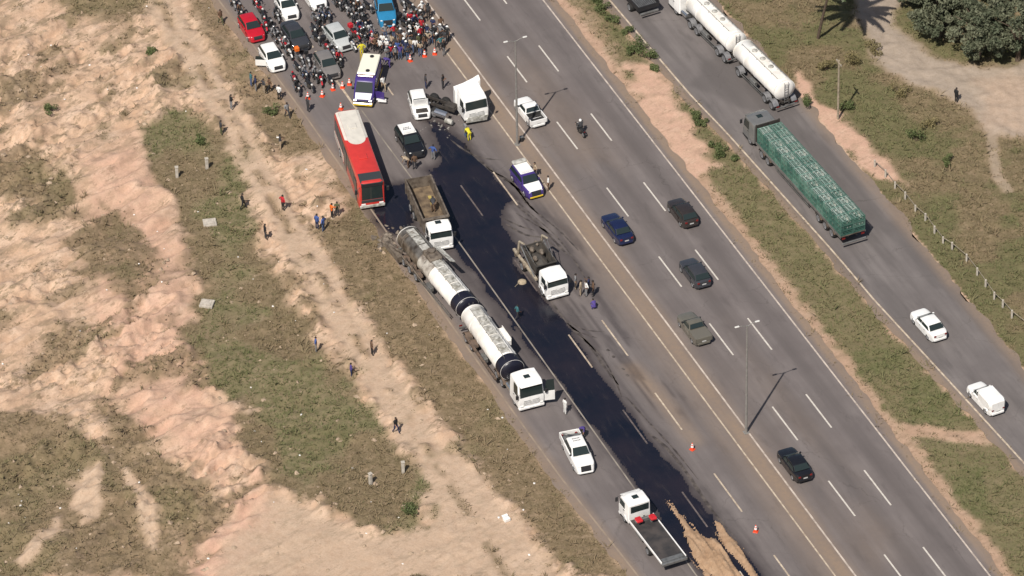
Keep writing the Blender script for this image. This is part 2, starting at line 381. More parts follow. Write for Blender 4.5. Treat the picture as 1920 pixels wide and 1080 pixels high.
c = t.mix(t.math('MULTIPLY', gG, t.rng(n2, .25, .5, .55, 1.0)), soil, dryc)
c = t.mix(t.math('MULTIPLY', gR, t.rng(n4, .3, .6, .5, 1.0)), c, greenc)
t.b.inputs['Specular IOR Level'].default_value = .15
t.bump(n2, .6, .12)
ground = tag(obj('ground', gme, t.col(c, .95)), kind='structure')

# --- the two carriageways, one sheet with the dusty median between them
ru = np.concatenate([[-1200, -500, -200, -100], np.arange(-66, 66.1, .3), [100, 200, 500, 1200]]); nv = 108
rfr = np.linspace(0, 1, nv)
RU = np.repeat(ru[:, None], nv, 1); LEF = left_edge(RU) - .25
RV = LEF + (S_RR + 1.2 - LEF) * rfr[None, :]
edge = (fbm(RU * .5, RV * 0 + 3, 71) - .5) * .7
RV = RV + np.where(rfr[None, :] < .02, edge, 0) + np.where(rfr[None, :] > .98, -edge, 0)
RX = UX * RU + NX * RV; RY = UY * RU + NY * RV
OILPOLY = [(800, 226), (832, 232), (862, 262), (905, 300), (948, 352), (962, 372), (935, 395), (950, 430), (975, 462), (966, 490), (1012, 556), (1060, 600), (1070, 625), (1112, 690), (1165, 752), (1216, 822), (1262, 872), (1330, 960), (1400, 1040), (1440, 1090), (1330, 1090), (1260, 1010), (1205, 925), (1130, 825), (1045, 712), (985, 640), (925, 560), (880, 500), (842, 448), (832, 400), (812, 330), (806, 318), (828, 300), (815, 262)]
OILP2 = [(700, 385), (722, 348), (760, 345), (775, 400), (770, 440), (735, 440), (705, 415)]
def oilval(X, Y, w=0.55):
    d1 = sdist(X, Y, px(OILPOLY)); d2 = sdist(X, Y, px(OILP2))
    d = np.maximum(d1, d2)
    uu = X * UX + Y * UY; vv = X * NX + Y * NY
    return d + (fbm(uu * .35, vv * 1.6, 81, 4) - .5) * 2 * w + (fbm(uu * 1.5, vv * 3.0, 83, 3) - .5) * .35
od = oilval(RX, RY)
oil = np.maximum(sstep(-1.3, .35, od) * .85, sstep(-2.8, .2, od) * .55 * sstep(.4, .62, fbm(RU * .15, RV * 1.8, 92, 4)))
splash = M2 = sstep(.50, .60, fbm(RU * .12 + 5, RV * 1.7, 91, 4)) * mask(RX, RY, [(900, 300), (960, 330), (1000, 380), (1080, 430), (1120, 520), (1200, 640), (1300, 780), (1230, 800), (1120, 700), (1040, 590), (960, 440)], soft=1.2, warp=1.0) * .45
painted_shadow_oil = mask(RX, RY, [(760, 425), (860, 470), (930, 560), (1000, 640), (1045, 720), (1000, 700), (900, 560), (800, 470), (770, 450), (720, 440)], soft=.9, warp=.5) * .55  # tanker's cast shadow together with oil, painted as one dark strip
oil = np.maximum.reduce([oil, splash, painted_shadow_oil])  # this mask holds the spill and also the painted tanker shadow
dust = np.exp(-((RV - 9.9) / 1.15) ** 2) * .9
dust = np.maximum(dust, np.exp(-((RV - 14.5) / 3.0) ** 2) * .30 * sstep(.4, .7, fbm(RU * .05, RV * .2, 74)))
dust = np.maximum(dust, .75 * np.exp(-(pline(RX, RY, [(1185, 690), (1225, 730), (1262, 775), (1300, 825)]) / .9) ** 2))
dust = np.maximum(dust, sstep(S_RR + .1, S_RR + .7, RV) * .9)
dust = np.maximum(dust, (1 - sstep(.1, 1.5, RV - left_edge(RU))) * .85)
dust = np.maximum(dust, sstep(6.5, 8.9, RV) * (RV < 9.3) * .4)
dust = np.maximum(dust, np.clip(mask(RX, RY, [(590, 255), (640, 300), (690, 400), (640, 330)], soft=1.5) * .8, 0, 1))
dust = np.clip(dust * (.55 + .9 * fbm(RU * .25, RV * 1.0, 73)), 0, 1)
lanec = lambda c: np.exp(-((RV - c) / .85) ** 2)
band = np.clip(lanec(12.45) * .6 + lanec(15.9) * .9 + lanec(19.4) * .75 + lanec(3.7) * .5 + lanec(7.3) * .5 + lanec(0.1) * .4 + lanec(-4.2) * .3, 0, 1) * (.5 + fbm(RU * .06, RV * .8, 75))
rme_i = np.arange(RU.size).reshape(RU.shape)
F = np.stack([rme_i[:-1, :-1], rme_i[1:, :-1], rme_i[1:, 1:], rme_i[:-1, 1:]], -1).reshape(-1, 4)
rme = arr_mesh('road', np.stack([RX, RY, np.zeros_like(RX)], -1).reshape(-1, 3), F)
set_attr(rme, 'wear', np.stack([oil, dust, np.clip(band, 0, 1), np.ones_like(oil)], -1).reshape(-1, 4))
def asphalt(name, base, light):
    t = NT(name); o, d, b, _ = t.attr('wear')
    n1 = t.noise(.25, 5); n2 = t.noise(2.5, 6, .7); n3 = t.noise(14, 3, .7); st = t.noise(1.0, 5, .6, (-TH, (.12, 1.4, 1)))
    c = t.mix(t.rng(n1, .35, .65), base, light)
    c = t.mix(t.rng(st, .35, .7, 0, .55), c, tuple(x * .72 for x in base))
    c = t.mix(t.math('MULTIPLY', b, .75), c, tuple(x * .62 for x in base))
    c = t.mix(t.rng(n3, .45, .75, 0, .25), c, tuple(x * .6 for x in base))
    blot = t.noise(.7, 4, .6, (-TH, (.35, 1.2, 1)))
    c = t.mix(t.rng(blot, .58, .70, 0, .45), c, tuple(x * .58 for x in base))
    vo = t.n.new('ShaderNodeTexVoronoi'); vo.feature = 'DISTANCE_TO_EDGE'; vo.inputs['Scale'].default_value = .16; vo.inputs['Randomness'].default_value = 1.0
    wp = t.n.new('ShaderNodeVectorMath'); wp.operation = 'MULTIPLY_ADD'; wp.inputs[1].default_value = (1.6, 1.6, 0); t.l.new(t.noise(.9, 4, .6, None, 'Color'), wp.inputs[0]); t.l.new(t.tc.outputs['Object'], wp.inputs[2]); t.l.new(wp.outputs[0], vo.inputs['Vector'])
    c = t.mix(t.math('MULTIPLY', t.rng(vo.outputs['Distance'], .0, .008, .40, 0), t.rng(n1, .45, .6)), c, (.05, .042, .038))
    c = t.mix(t.math('MULTIPLY', d, t.rng(n2, .25, .6, .6, 1.0)), c, (.25, .182, .130))
    c = t.mix(o, c, t.mix(t.rng(n2, .3, .7), (.018, .014, .016), (.032, .023, .024)))
    t.bump(n3, .25, .01)
    return t.col(c, t.rng(o, 0, .9, .9, .42))
ASPH = asphalt('worn_asphalt', (.152, .130, .125), (.190, .165, .157))
road = tag(obj('road', rme, ASPH), kind='structure')

# oil lying on the lanes
cell = .14
ox = np.arange(-30, 34, cell); oy = np.arange(-44, 36, cell)
OX, OY = np.meshgrid(ox, oy)
sel = (np.abs(OX * NX + OY * NY) < 12); ov = np.full(OX.shape, -9.0); ov[sel] = oilval(OX[sel], OY[sel])
cin = (ov[:-1, :-1] > 0) & (ov[:-1, 1:] > 0) & (ov[1:, 1:] > 0) & (ov[1:, :-1] > 0)
oi = np.arange(OX.size).reshape(OX.shape)
F = np.stack([oi[:-1, :-1], oi[:-1, 1:], oi[1:, 1:], oi[1:, :-1]], -1)[cin]
used, inv = np.unique(F, return_inverse=True)
ome = arr_mesh('oil_spill', np.stack([OX.ravel()[used], OY.ravel()[used], np.full(len(used), .004)], -1), inv.reshape(-1, 4))
t = NT('spilled_oil'); n1 = t.noise(.22, 5, .6); n2 = t.noise(1.3, 5, .6, (-TH, (.3, 1.5, 1)))
c = t.mix(t.rng(n1, .35, .65), (.008, .010, .018), (.019, .016, .023)); c = t.mix(t.rng(n2, .55, .78, 0, .45), c, (.045, .037, .037))
t.bump(n2, .06, .01)
tag(obj('oil_spill', ome, t.col(c, t.rng(n2, .3, .8, .12, .34))), 'long glossy black oil spill running down the closed lanes', 'oil', kind='stuff')

# service road
su = np.concatenate([[-600, -200, -100], np.arange(-64, 64.1, .4), [100, 200, 600]]); nsv = 34
sf = np.linspace(0, 1, nsv); SU = np.repeat(su[:, None], nsv, 1)
a_ = sl(SU) - .9; b_ = sr(SU); SV = a_ + (b_ - a_) * sf[None, :]
SV = SV + np.where(sf[None, :] > .98, (fbm(SU * .5, SU * 0, 77) - .5) * 1.4, 0) + np.where(sf[None, :] < .02, (fbm(SU * .5, SU * 0 + 9, 78) - .5) * .9, 0)
SX = UX * SU + NX * SV; SY = UY * SU + NY * SV
sdust = np.maximum((1 - sstep(.2, 1.3, SV - a_)) * .8, sstep(-1.6, -.1, SV - b_) * .7) * (.5 + fbm(SU * .4, SV, 79))
spatch = mask(SX, SY, [(1290, 160), (1350, 90), (1450, 190), (1420, 210), (1390, 200)], soft=.5, warp=.4) * .8
sband = np.clip(spatch + sstep(.5, .65, fbm(SU * .09, SV * .9, 80, 4)) * .7, 0, 1)
F = np.arange(SU.size).reshape(SU.shape)
F = np.stack([F[:-1, :-1], F[1:, :-1], F[1:, 1:], F[:-1, 1:]], -1).reshape(-1, 4)
sme = arr_mesh('service_road', np.stack([SX, SY, np.full_like(SX, -.004)], -1).reshape(-1, 3), F)
set_attr(sme, 'wear', np.stack([np.zeros_like(SU), np.clip(sdust, 0, 1), sband], -1).reshape(-1, 3))
service = tag(obj('service_road', sme, asphalt('patched_asphalt', (.150, .132, .127), (.188, .167, .159))), kind='structure')

# painted markings
t = NT('road_paint'); n1 = t.noise(3.0, 5, .7)
RPAINT = t.col(t.mix(t.rng(n1, .45, .75, 0, .8), (.60, .56, .50), (.34, .29, .25)), .8)
t = NT('dusty_road_paint'); n1 = t.noise(1.4, 5, .7)
DPAINT = t.col(t.mix(t.rng(n1, .40, .66, 0, 1), (.56, .47, .36), (.30, .23, .17)), .85)
OPAINT = mat('oily_road_paint', (.16, .13, .12), .5, var=.5, scale=3)
def strip(name, u0, u1, v, w, m, parent, z=.008, vfun=None, step=3.0):
    n = max(1, int((u1 - u0) / step)); us = np.linspace(u0, u1, n + 1)
    mb = MB(); vs = []; fs = []
    for u in us:
        vv = float(vfun(u)) if vfun else v
        vs += [uv(u, vv - w / 2, z), uv(u, vv + w / 2, z)]
    for i in range(n): fs.append((2 * i, 2 * i + 2, 2 * i + 3, 2 * i + 1))
    return obj(name, mb.add(vs, fs).mesh(name), m, parent)
def ribbon(name, pts, w, m, parent, z=.006):
    P_ = [at(*p) for p in pts]; fine_ = []
    for i in range(len(P_) - 1):
        p0, p1, p2, p3 = P_[max(0, i - 1)], P_[i], P_[i + 1], P_[min(len(P_) - 1, i + 2)]
        for t_ in np.linspace(0, 1, 8, endpoint=False): fine_.append(.5 * ((2 * p1) + (p2 - p0) * t_ + (2 * p0 - 5 * p1 + 4 * p2 - p3) * t_ ** 2 + (3 * p1 - p0 - 3 * p2 + p3) * t_ ** 3))
    fine_.append(P_[-1]); vs = []; fs = []
    for i, p in enumerate(fine_):
        d = (fine_[min(i + 1, len(fine_) - 1)] - fine_[max(i - 1, 0)]).normalized(); n_ = Vector((-d.y, d.x, 0)); ww = w / 2 * random.uniform(.55, 1.2) * min(1, .35 + i * .2, .2 + (len(fine_) - 1 - i) * .15)
        vs += [(p.x - n_.x * ww, p.y - n_.y * ww, z), (p.x + n_.x * ww, p.y + n_.y * ww, z)]
    for i in range(len(fine_) - 1): fs.append((2 * i, 2 * i + 2, 2 * i + 3, 2 * i + 1))
    return obj(name, MB().add(vs, fs).mesh(name), m, parent)
TRK = mat('oily_tyre_mark', (.045, .037, .034), .6, dirt=(.125, .105, .092), scale=1.6)
for k_, tr_ in enumerate(([(880, 285), (918, 318), (955, 338), (990, 372)], [(900, 300), (935, 330), (968, 352), (985, 378), (1010, 402)], [(925, 322), (960, 345), (1000, 392), (1048, 432), (1085, 470)], [(945, 352), (985, 392), (1040, 440), (1075, 485), (1105, 535)],
                         [(960, 378), (1000, 412), (1040, 452), (1066, 480)], [(968, 400), (1010, 425), (1042, 446)], [(1030, 562), (1048, 585), (1064, 606), (1085, 622), (1120, 634)], [(1064, 606), (1100, 640), (1135, 690), (1160, 722)], [(1072, 618), (1120, 660), (1150, 705), (1166, 745)], [(1062, 600), (1095, 618), (1135, 622)],
                         [(1215, 812), (1250, 840), (1290, 890), (1330, 950), (1380, 1010)], [(845, 262), (872, 282), (905, 296), (940, 300)], [(1175, 745), (1215, 790), (1260, 838), (1310, 900)], [(948, 420), (985, 440), (1020, 447), (1050, 470)], [(940, 408), (975, 424), (1002, 432)])):
    ribbon('tyre_track', tr_, (.18, .28, .22, .16, .32, .2)[k_ % 6], TRK, road)
for x_, y_ in ((1141, 657), (1151, 669), (1169, 692), (1177, 704)): ribbon('oil_drip', [(x_ - 3, y_ - 2), (x_, y_), (x_ + 3, y_ + 1)], .3, TRK, road)
def upx(x, y): return to_uv(at(x, y))[0]
for v, starts, ln in ((S_A, [(866, -8), (950, 106), (1042, 229), (1134, 353), (1232, 482), (1328, 607), (1447, 763), (1552, 902), (1657, 1040), (1762, 1180)], 4.7),
                      (S_B, [(920, -40), (1012, 85), (1108, 213), (1203, 343), (1301, 469), (1400, 597), (1509, 740), (1619, 882), (1730, 1026), (1840, 1170)], 4.7)):
    for i, s in enumerate(starts):
        u = upx(*s); strip('lane_dash', u, u + ln + .09 * i, v, .15, RPAINT, road)
for s, m in (((862, 348), OPAINT), ((964, 487), OPAINT), ((1065, 628), DPAINT), ((1170, 768), OPAINT), ((1280, 922), OPAINT), ((1390, 1070), DPAINT)):
    u = upx(*s); strip('lane_dash', u, u + 5.3, S_L1, .15, m, road)
for s, m in (((923, 323), DPAINT), ((1130, 600), DPAINT), ((1227, 737), DPAINT), ((1338, 888), DPAINT), ((1453, 1040), DPAINT)):
    u = upx(*s); strip('lane_dash', u, u + 5.8, S_L2, .15, m, road)
t = NT('worn_edge_paint'); n1 = t.noise(1.1, 6, .75)
WPAINT = t.col(t.mix(t.rng(n1, .42, .66, 0, .9), (.56, .48, .41), (.27, .22, .185)), .85)
strip('edge_line', -150, 150, S_RL, .16, WPAINT, road, step=10); strip('edge_line', -150, 150, S_RR, .15, WPAINT, road, step=10)
strip('edge_line', -150, 150, S_ML, .14, DPAINT, road, step=10)
strip('lane_line', -32, 45, S_S1, .13, mat('faded_lane_line', (.30, .265, .22), .8, dirt=(.17, .145, .125), scale=.6), road, step=5, vfun=lambda u: S_S1 - .3 * np.clip((-u - 10) / 20, 0, 1))
for s in ((559, 35), (602, 93), (640, 149), (520, -20)):
    u = upx(*s); strip('lane_dash', u, u + 5.2, -2.35, .22, DPAINT, road)
for s in ((735, 66), (777, 120)):
    u = upx(*s); strip('lane_dash', u, u + 4.0, S_L1 - .2, .15, DPAINT, road)
EPAINT = mat('dust_covered_paint', (.30, .235, .175), .9, dirt=(.21, .165, .13), scale=.7)
strip('edge_line', -150, 150, 0, .16, EPAINT, road, step=3, vfun=lambda u: left_edge(u) + .55)
strip('edge_line', -100, 100, 0, .17, DPAINT, service, z=.004, step=3, vfun=lambda u: sl(u))

# ================================================================== VEHICLE KINDS
def wheel_meshes(r, w, key, spokes=5):
    ty = MB().lathe([(-w / 2, r * .62), (-w / 2, r * .9), (-w * .36, r), (w * .36, r), (w / 2, r * .9), (w / 2, r * .62)], 18, axis='y')
    ri = MB().lathe([(-w * .52, r * .12), (-w * .51, r * .55), (-w * .55, r * .64), (w * .55, r * .64), (w * .51, r * .55), (w * .52, r * .12)], 14, axis='y')
    for s in (-1, 1):
        for k in range(spokes):
            a = 2 * math.pi * k / spokes
            ri.cyl((0.12 * r * math.cos(a), s * w * .56, .12 * r * math.sin(a)), (.58 * r * math.cos(a), s * w * .54, .58 * r * math.sin(a)), r * .07, n=4)
        ri.cyl((0, s * w * .45, 0), (0, s * w * .62, 0), r * .16, n=8)
    return ty.mesh('wheel'), ri.mesh('rim')
WM = {}
def add_wheel(P, x, y, r, w, spokes=5):
    k = (r, w, spokes)
    if k not in WM: WM[k] = wheel_meshes(r, w, k, spokes)
    i = P.part('wheel', WM[k][0], 'tyre', loc=(x, y, r)); P.part('rim', WM[k][1], 'rim', parent=i)
def prism(mb, prof, ys, W2, L, drop, shrink, taper=.13, hw=None):
    rings = []
    for y, d, sh in zip(ys, drop, shrink):
        ring = []
        for x, z in prof:
            zz = z - d if z > .5 else z
            xx = x * (1 - sh)
            f = 1 - taper * max(0, (abs(xx) - .32 * L) / (.18 * L)) ** 2
            half = hw(z) if hw else W2
            ring.append((xx, y * half * f, zz))
        rings.append(ring)
    return mb.loft(rings)
YS = (-1, -.975, -.90, -.7, 0, .7, .90, .975, 1)
YD = (.15, .075, .028, .006, 0, .006, .028, .075, .15); YSH = (.05, .026, .010, .002, 0, .002, .010, .026, .05)
def arch(cx, R_, z0, n=7):
    a0 = math.asin(min(1, max(-1, (z0 - .33) / R_)))
    return [(cx + R_ * math.cos(t), .33 + R_ * math.sin(t)) for t in np.linspace(math.pi - a0, a0, n)]
def car_proto(L=4.1, W=1.74, H=1.48, wb=2.5, r=.31, hood=.92, belt=.98, xA=.85, xB=.15, xC=-1.35, xD=-1.85, trunk=1.0, kind='hatch', open_door=False, open_hood=False, lightbar=False, sill=.23):
    P = Proto(); h = L / 2; W2 = W / 2; R_ = r + .06
    top = [(h - .03, .26), (h, .48), (h - .05, .66), (h - .2, hood - .08), (h - .5, hood - .01), (xA, belt)]
    if kind == 'pickup': top += [(xD, belt), (xD - .04, .66), (-h + .02, .66)]
    elif kind == 'sedan': top += [(xD, belt + .02), (-h + .25, trunk), (-h + .04, trunk - .08)]
    else: top += [(xD, belt + .01), (-h + .03, trunk - .1)]
    top += [(-h, .58), (-h + .03, .34), (-h + .12, sill)]
    prof = top + arch(-wb / 2, R_, sill) + arch(wb / 2, R_, sill) + [(h - .14, sill)]
    b = P.part('body', prism(MB(), prof, YS, W2, L, YD, YSH, .24), 'paint', ang=30)
    hw = lambda z: (W2 - .05) + ((W2 - .21) - (W2 - .05)) * min(1, max(0, (z - belt) / (H - belt)))
    cp = [(xA, belt - .16), (xB, H - .045), (xB - .25, H - .008), (xC + .3, H - .005), (xC, H - .05), (xD, belt - .16)]
    P.part('cabin', prism(MB(), cp, (-1, -.95, -.8, 0, .8, .95, 1), W2, L, (.085, .035, .010, 0, .010, .035, .085), (0,) * 7, 0, hw), 'paint', ang=30)
    def glass_strip(a, b_, t0, t1, nm):
        A, B = Vector((a[0], 0, a[1])), Vector((b_[0], 0, b_[1])); d = (B - A); n = Vector((d.z, 0, -d.x)).normalized()
        if n.x * (1 if nm == 'windshield' else -1) < 0: n = -n
        p0, p1 = A + d * t0, A + d * t1; f = .87
        y0, y1 = hw(p0.z) * f, hw(p1.z) * f
        P.part(nm, MB().poly([(p0.x, -y0, p0.z), (p0.x, y0, p0.z), (p1.x, y1, p1.z), (p1.x, -y1, p1.z)], .02, n), 'glass')
    glass_strip((xA, belt), (xB, H - .045), .06, .95, 'windshield')
    glass_strip((xD, belt), (xC, H - .05), .12, .9, 'rear_window')
    z0, z1 = belt + .05, H - .16
    xf = lambda z: xA + (xB - xA) * (z - belt) / (H - belt) - .10
    xr = lambda z: xD + (xC - xD) * (z - belt) / (H - belt) + .12
    xm = (xf(z0) + xr(z1)) / 2 + .05
    single = (kind == 'pickup' and xA - xD < 2.2)
    for s in (-1, 1):
        spans = [(xf(z0), xf(z1), xm + .04, xm + .04), (xm - .04, xm - .04, xr(z0), xr(z1))] if not single else [(xf(z0), xf(z1), xr(z0), xr(z1))]
        for a0, a1, b0, b1 in spans:
            n = Vector((0, s, .25)).normalized()
            P.part('side_window', MB().poly([(a0, s * hw(z0), z0), (b0, s * hw(z0), z0), (b1, s * hw(z1), z1), (a1, s * hw(z1), z1)], .014, n), 'glass')
        dz0, dz1 = sill + .09, belt - .12
        rear_lim = -wb / 2 + R_ + .04
        doors = [(xA - .12, xm + .01)] + ([(xm - .01, max(rear_lim, xD + .3))] if not single else [])
        for k, (d0, d1) in enumerate(doors):
            if open_door and s == -1 and k == 0: continue
            i = P.part('door', MB().box(d1, d0, s * W2 - .004 if s > 0 else -W2 - .010, W2 + .010 if s > 0 else -W2 + .004, dz0, dz1), 'paint')
            P.part('handle', MB().box(d1 + .06, d1 + .22, (W2 + .01) if s > 0 else (-W2 - .03), (W2 + .03) if s > 0 else (-W2 - .01), dz1 - .06, dz1 - .03), 'black', parent=i)
        P.part('mirror', MB().bbox(xA - .32, xA - .2, s * (W2 + .02) - .08, s * (W2 + .02) + .10, belt + .02, belt + .15, .02), 'paint' if kind != 'pickup' else 'black')
        hx = h - .26; hy = W2 * .64
        P.part('headlight', MB().bbox(hx - .12, hx + .10, s * hy - .15, s * hy + .12, hood - .26, hood - .105, .05), 'light')
        ty = W2 * (.62 if kind != 'pickup' else .70)
        P.part('tail_light', MB().bbox(-h - .004, -h + .16, s * ty - .13, s * ty + .11, .72, .9, .03), 'tail')
        if open_door and s == -1:
            a = R(62); c_, s_ = math.cos(a), math.sin(a)
            xh = xA - .12; ln = xh - xm
            q = [(xh, -W2, .3), (xh - ln * c_, -W2 - ln * s_, .3), (xh - ln * c_, -W2 - ln * s_, belt), (xh, -W2, belt)]
            i = P.part('door', MB().poly(q, .07, (-s_, c_, 0)), 'paint', label='open front door')
            q = [(xh - .1 * c_, -W2 - .1 * s_, belt + .01), (xh - ln * c_, -W2 - ln * s_, belt + .01), (xh - ln * c_ * .95, -W2 - ln * s_ * .95, H - .1), (xh - .5 * ln * c_, -W2 - .5 * ln * s_, H - .1)]
            P.part('door_window', MB().poly(q, .03, (-s_, c_, 0)), 'glass', parent=i)
    for x in (-wb / 2, wb / 2):
        for s in (-1, 1): add_wheel(P, x, s * (W2 - .11), r, .2)
    P.part('grille', MB().loft([[(h - .16, y, .47), (h + .012, y, .49), (h - .03, y, .66), (h - .15, y, hood - .13), (h - .3, y, hood - .16)] for y in (-W2 * .5, W2 * .5)]), 'black')
    P.part('front_bumper', MB().bbox(h - .14, h + .03, -W2 * .72, W2 * .72, .24, .44, .05), 'bumper')
    P.part('rear_bumper', MB().bbox(-h - .035, -h + .14, -W2 * .73, W2 * .73, .28, .54, .05), 'bumper')
    P.part('number_plate', MB().box(-h - .02, -h, -.2, .2, .60, .71), 'plate')
    P.part('underbody', MB().box(-h + .3, h - .3, -W2 + .22, W2 - .22, .17, .36), 'black')
    if kind == 'pickup':
        bz = belt + .02; x0, x1 = -h + .02, xD - .05
        mb = MB().box(x0, x1, -W2 + .08, W2 - .08, .662, .69)
        mb.box(x1 - .06, x1, -W2 + .09, W2 - .09, .69, bz - .02)
        bed = P.part('cargo_bed', mb, 'bedliner')
        for s in (-1, 1):
            P.part('bed_side', MB().bbox(x0, x1, min(s * (W2 - .085), s * (W2 - .004)), max(s * (W2 - .085), s * (W2 - .004)), .55, bz, .015), 'paint')
        P.part('tailgate', MB().bbox(x0 - .03, x0 + .05, -W2 + .1, W2 - .1, .56, bz - .01, .015), 'paint')
    if open_hood:
        P.part('hood', MB().poly([(xA - .02, -W2 * .84, belt + .05), (xA - .02, W2 * .84, belt + .05), (xA + .18, W2 * .78, belt + .92), (xA + .18, -W2 * .78, belt + .92)], .04, (1, 0, -.2)), 'paint', label='raised hood')
        P.part('engine', MB().bbox(xA + .25, h - .25, -W2 * .7, W2 * .7, .7, hood + .03, .08).bbox(xA + .4, xA + .75, -.2, .35, .8, hood + .1, .05), 'chassis')
    if lightbar:
        P.part('light_bar', MB().bbox(xB - .55, xB - .3, -W2 * .6, W2 * .6, H + .03, H + .14, .03).box(xB - .46, xB - .4, -.1, .1, H - .02, H + .04), 'light')
    return P
CARS = dict(
    hatch=car_proto(), small=car_proto(L=3.85, W=1.68, H=1.5, wb=2.42, xA=.78, xB=.15, xC=-1.3, xD=-1.72),
    hatch_open=car_proto(L=4.0, open_door=True), hatch_hood=car_proto(L=4.05, open_hood=True),
    sedan=car_proto(L=4.45, H=1.46, wb=2.62, xA=.98, xB=.25, xC=-1.05, xD=-1.6, trunk=1.04, kind='sedan'),
    suv=car_proto(L=4.4, W=1.82, H=1.68, wb=2.65, r=.35, hood=1.02, belt=1.08, xA=.95, xB=.35, xC=-1.75, xD=-2.08, trunk=1.1, sill=.28),
    suv_bar=car_proto(L=4.5, W=1.84, H=1.7, wb=2.65, r=.35, hood=1.02, belt=1.08, xA=.95, xB=.35, xC=-1.75, xD=-2.12, trunk=1.1, lightbar=True, sill=.28),
    pickup=car_proto(L=5.2, W=1.84, H=1.78, wb=3.05, r=.37, hood=1.1, belt=1.14, xA=1.15, xB=.55, xC=-.75, xD=-.95, kind='pickup', sill=.3),
    pickup_small=car_proto(L=4.45, W=1.7, H=1.56, wb=2.7, r=.31, hood=.96, belt=1.02, xA=.85, xB=.2, xC=-.55, xD=-.8, kind='pickup'),
)
DEFAULT['bumper'] = BLACK; DEFAULT['bedliner'] = mat('bed_liner', (.035, .034, .033), .8, var=.4)
# small delivery van: car front with a tall closed box behind
Pv = car_proto(L=4.4, W=1.72, H=1.5, wb=2.7, xA=1.05, xB=.4, xC=-.3, xD=-.45)
Pv.part('cargo_box', MB().bbox(-2.16, .2, -.85, .85, .60, 1.78, .22), 'paint')
Pv.part('rear_door', MB().box(-2.19, -2.17, .01, .62, .72, 1.54), 'paint'); Pv.part('rear_door', MB().box(-2.19, -2.17, -.62, -.01, .72, 1.54), 'paint')
CARS['boxvan'] = Pv

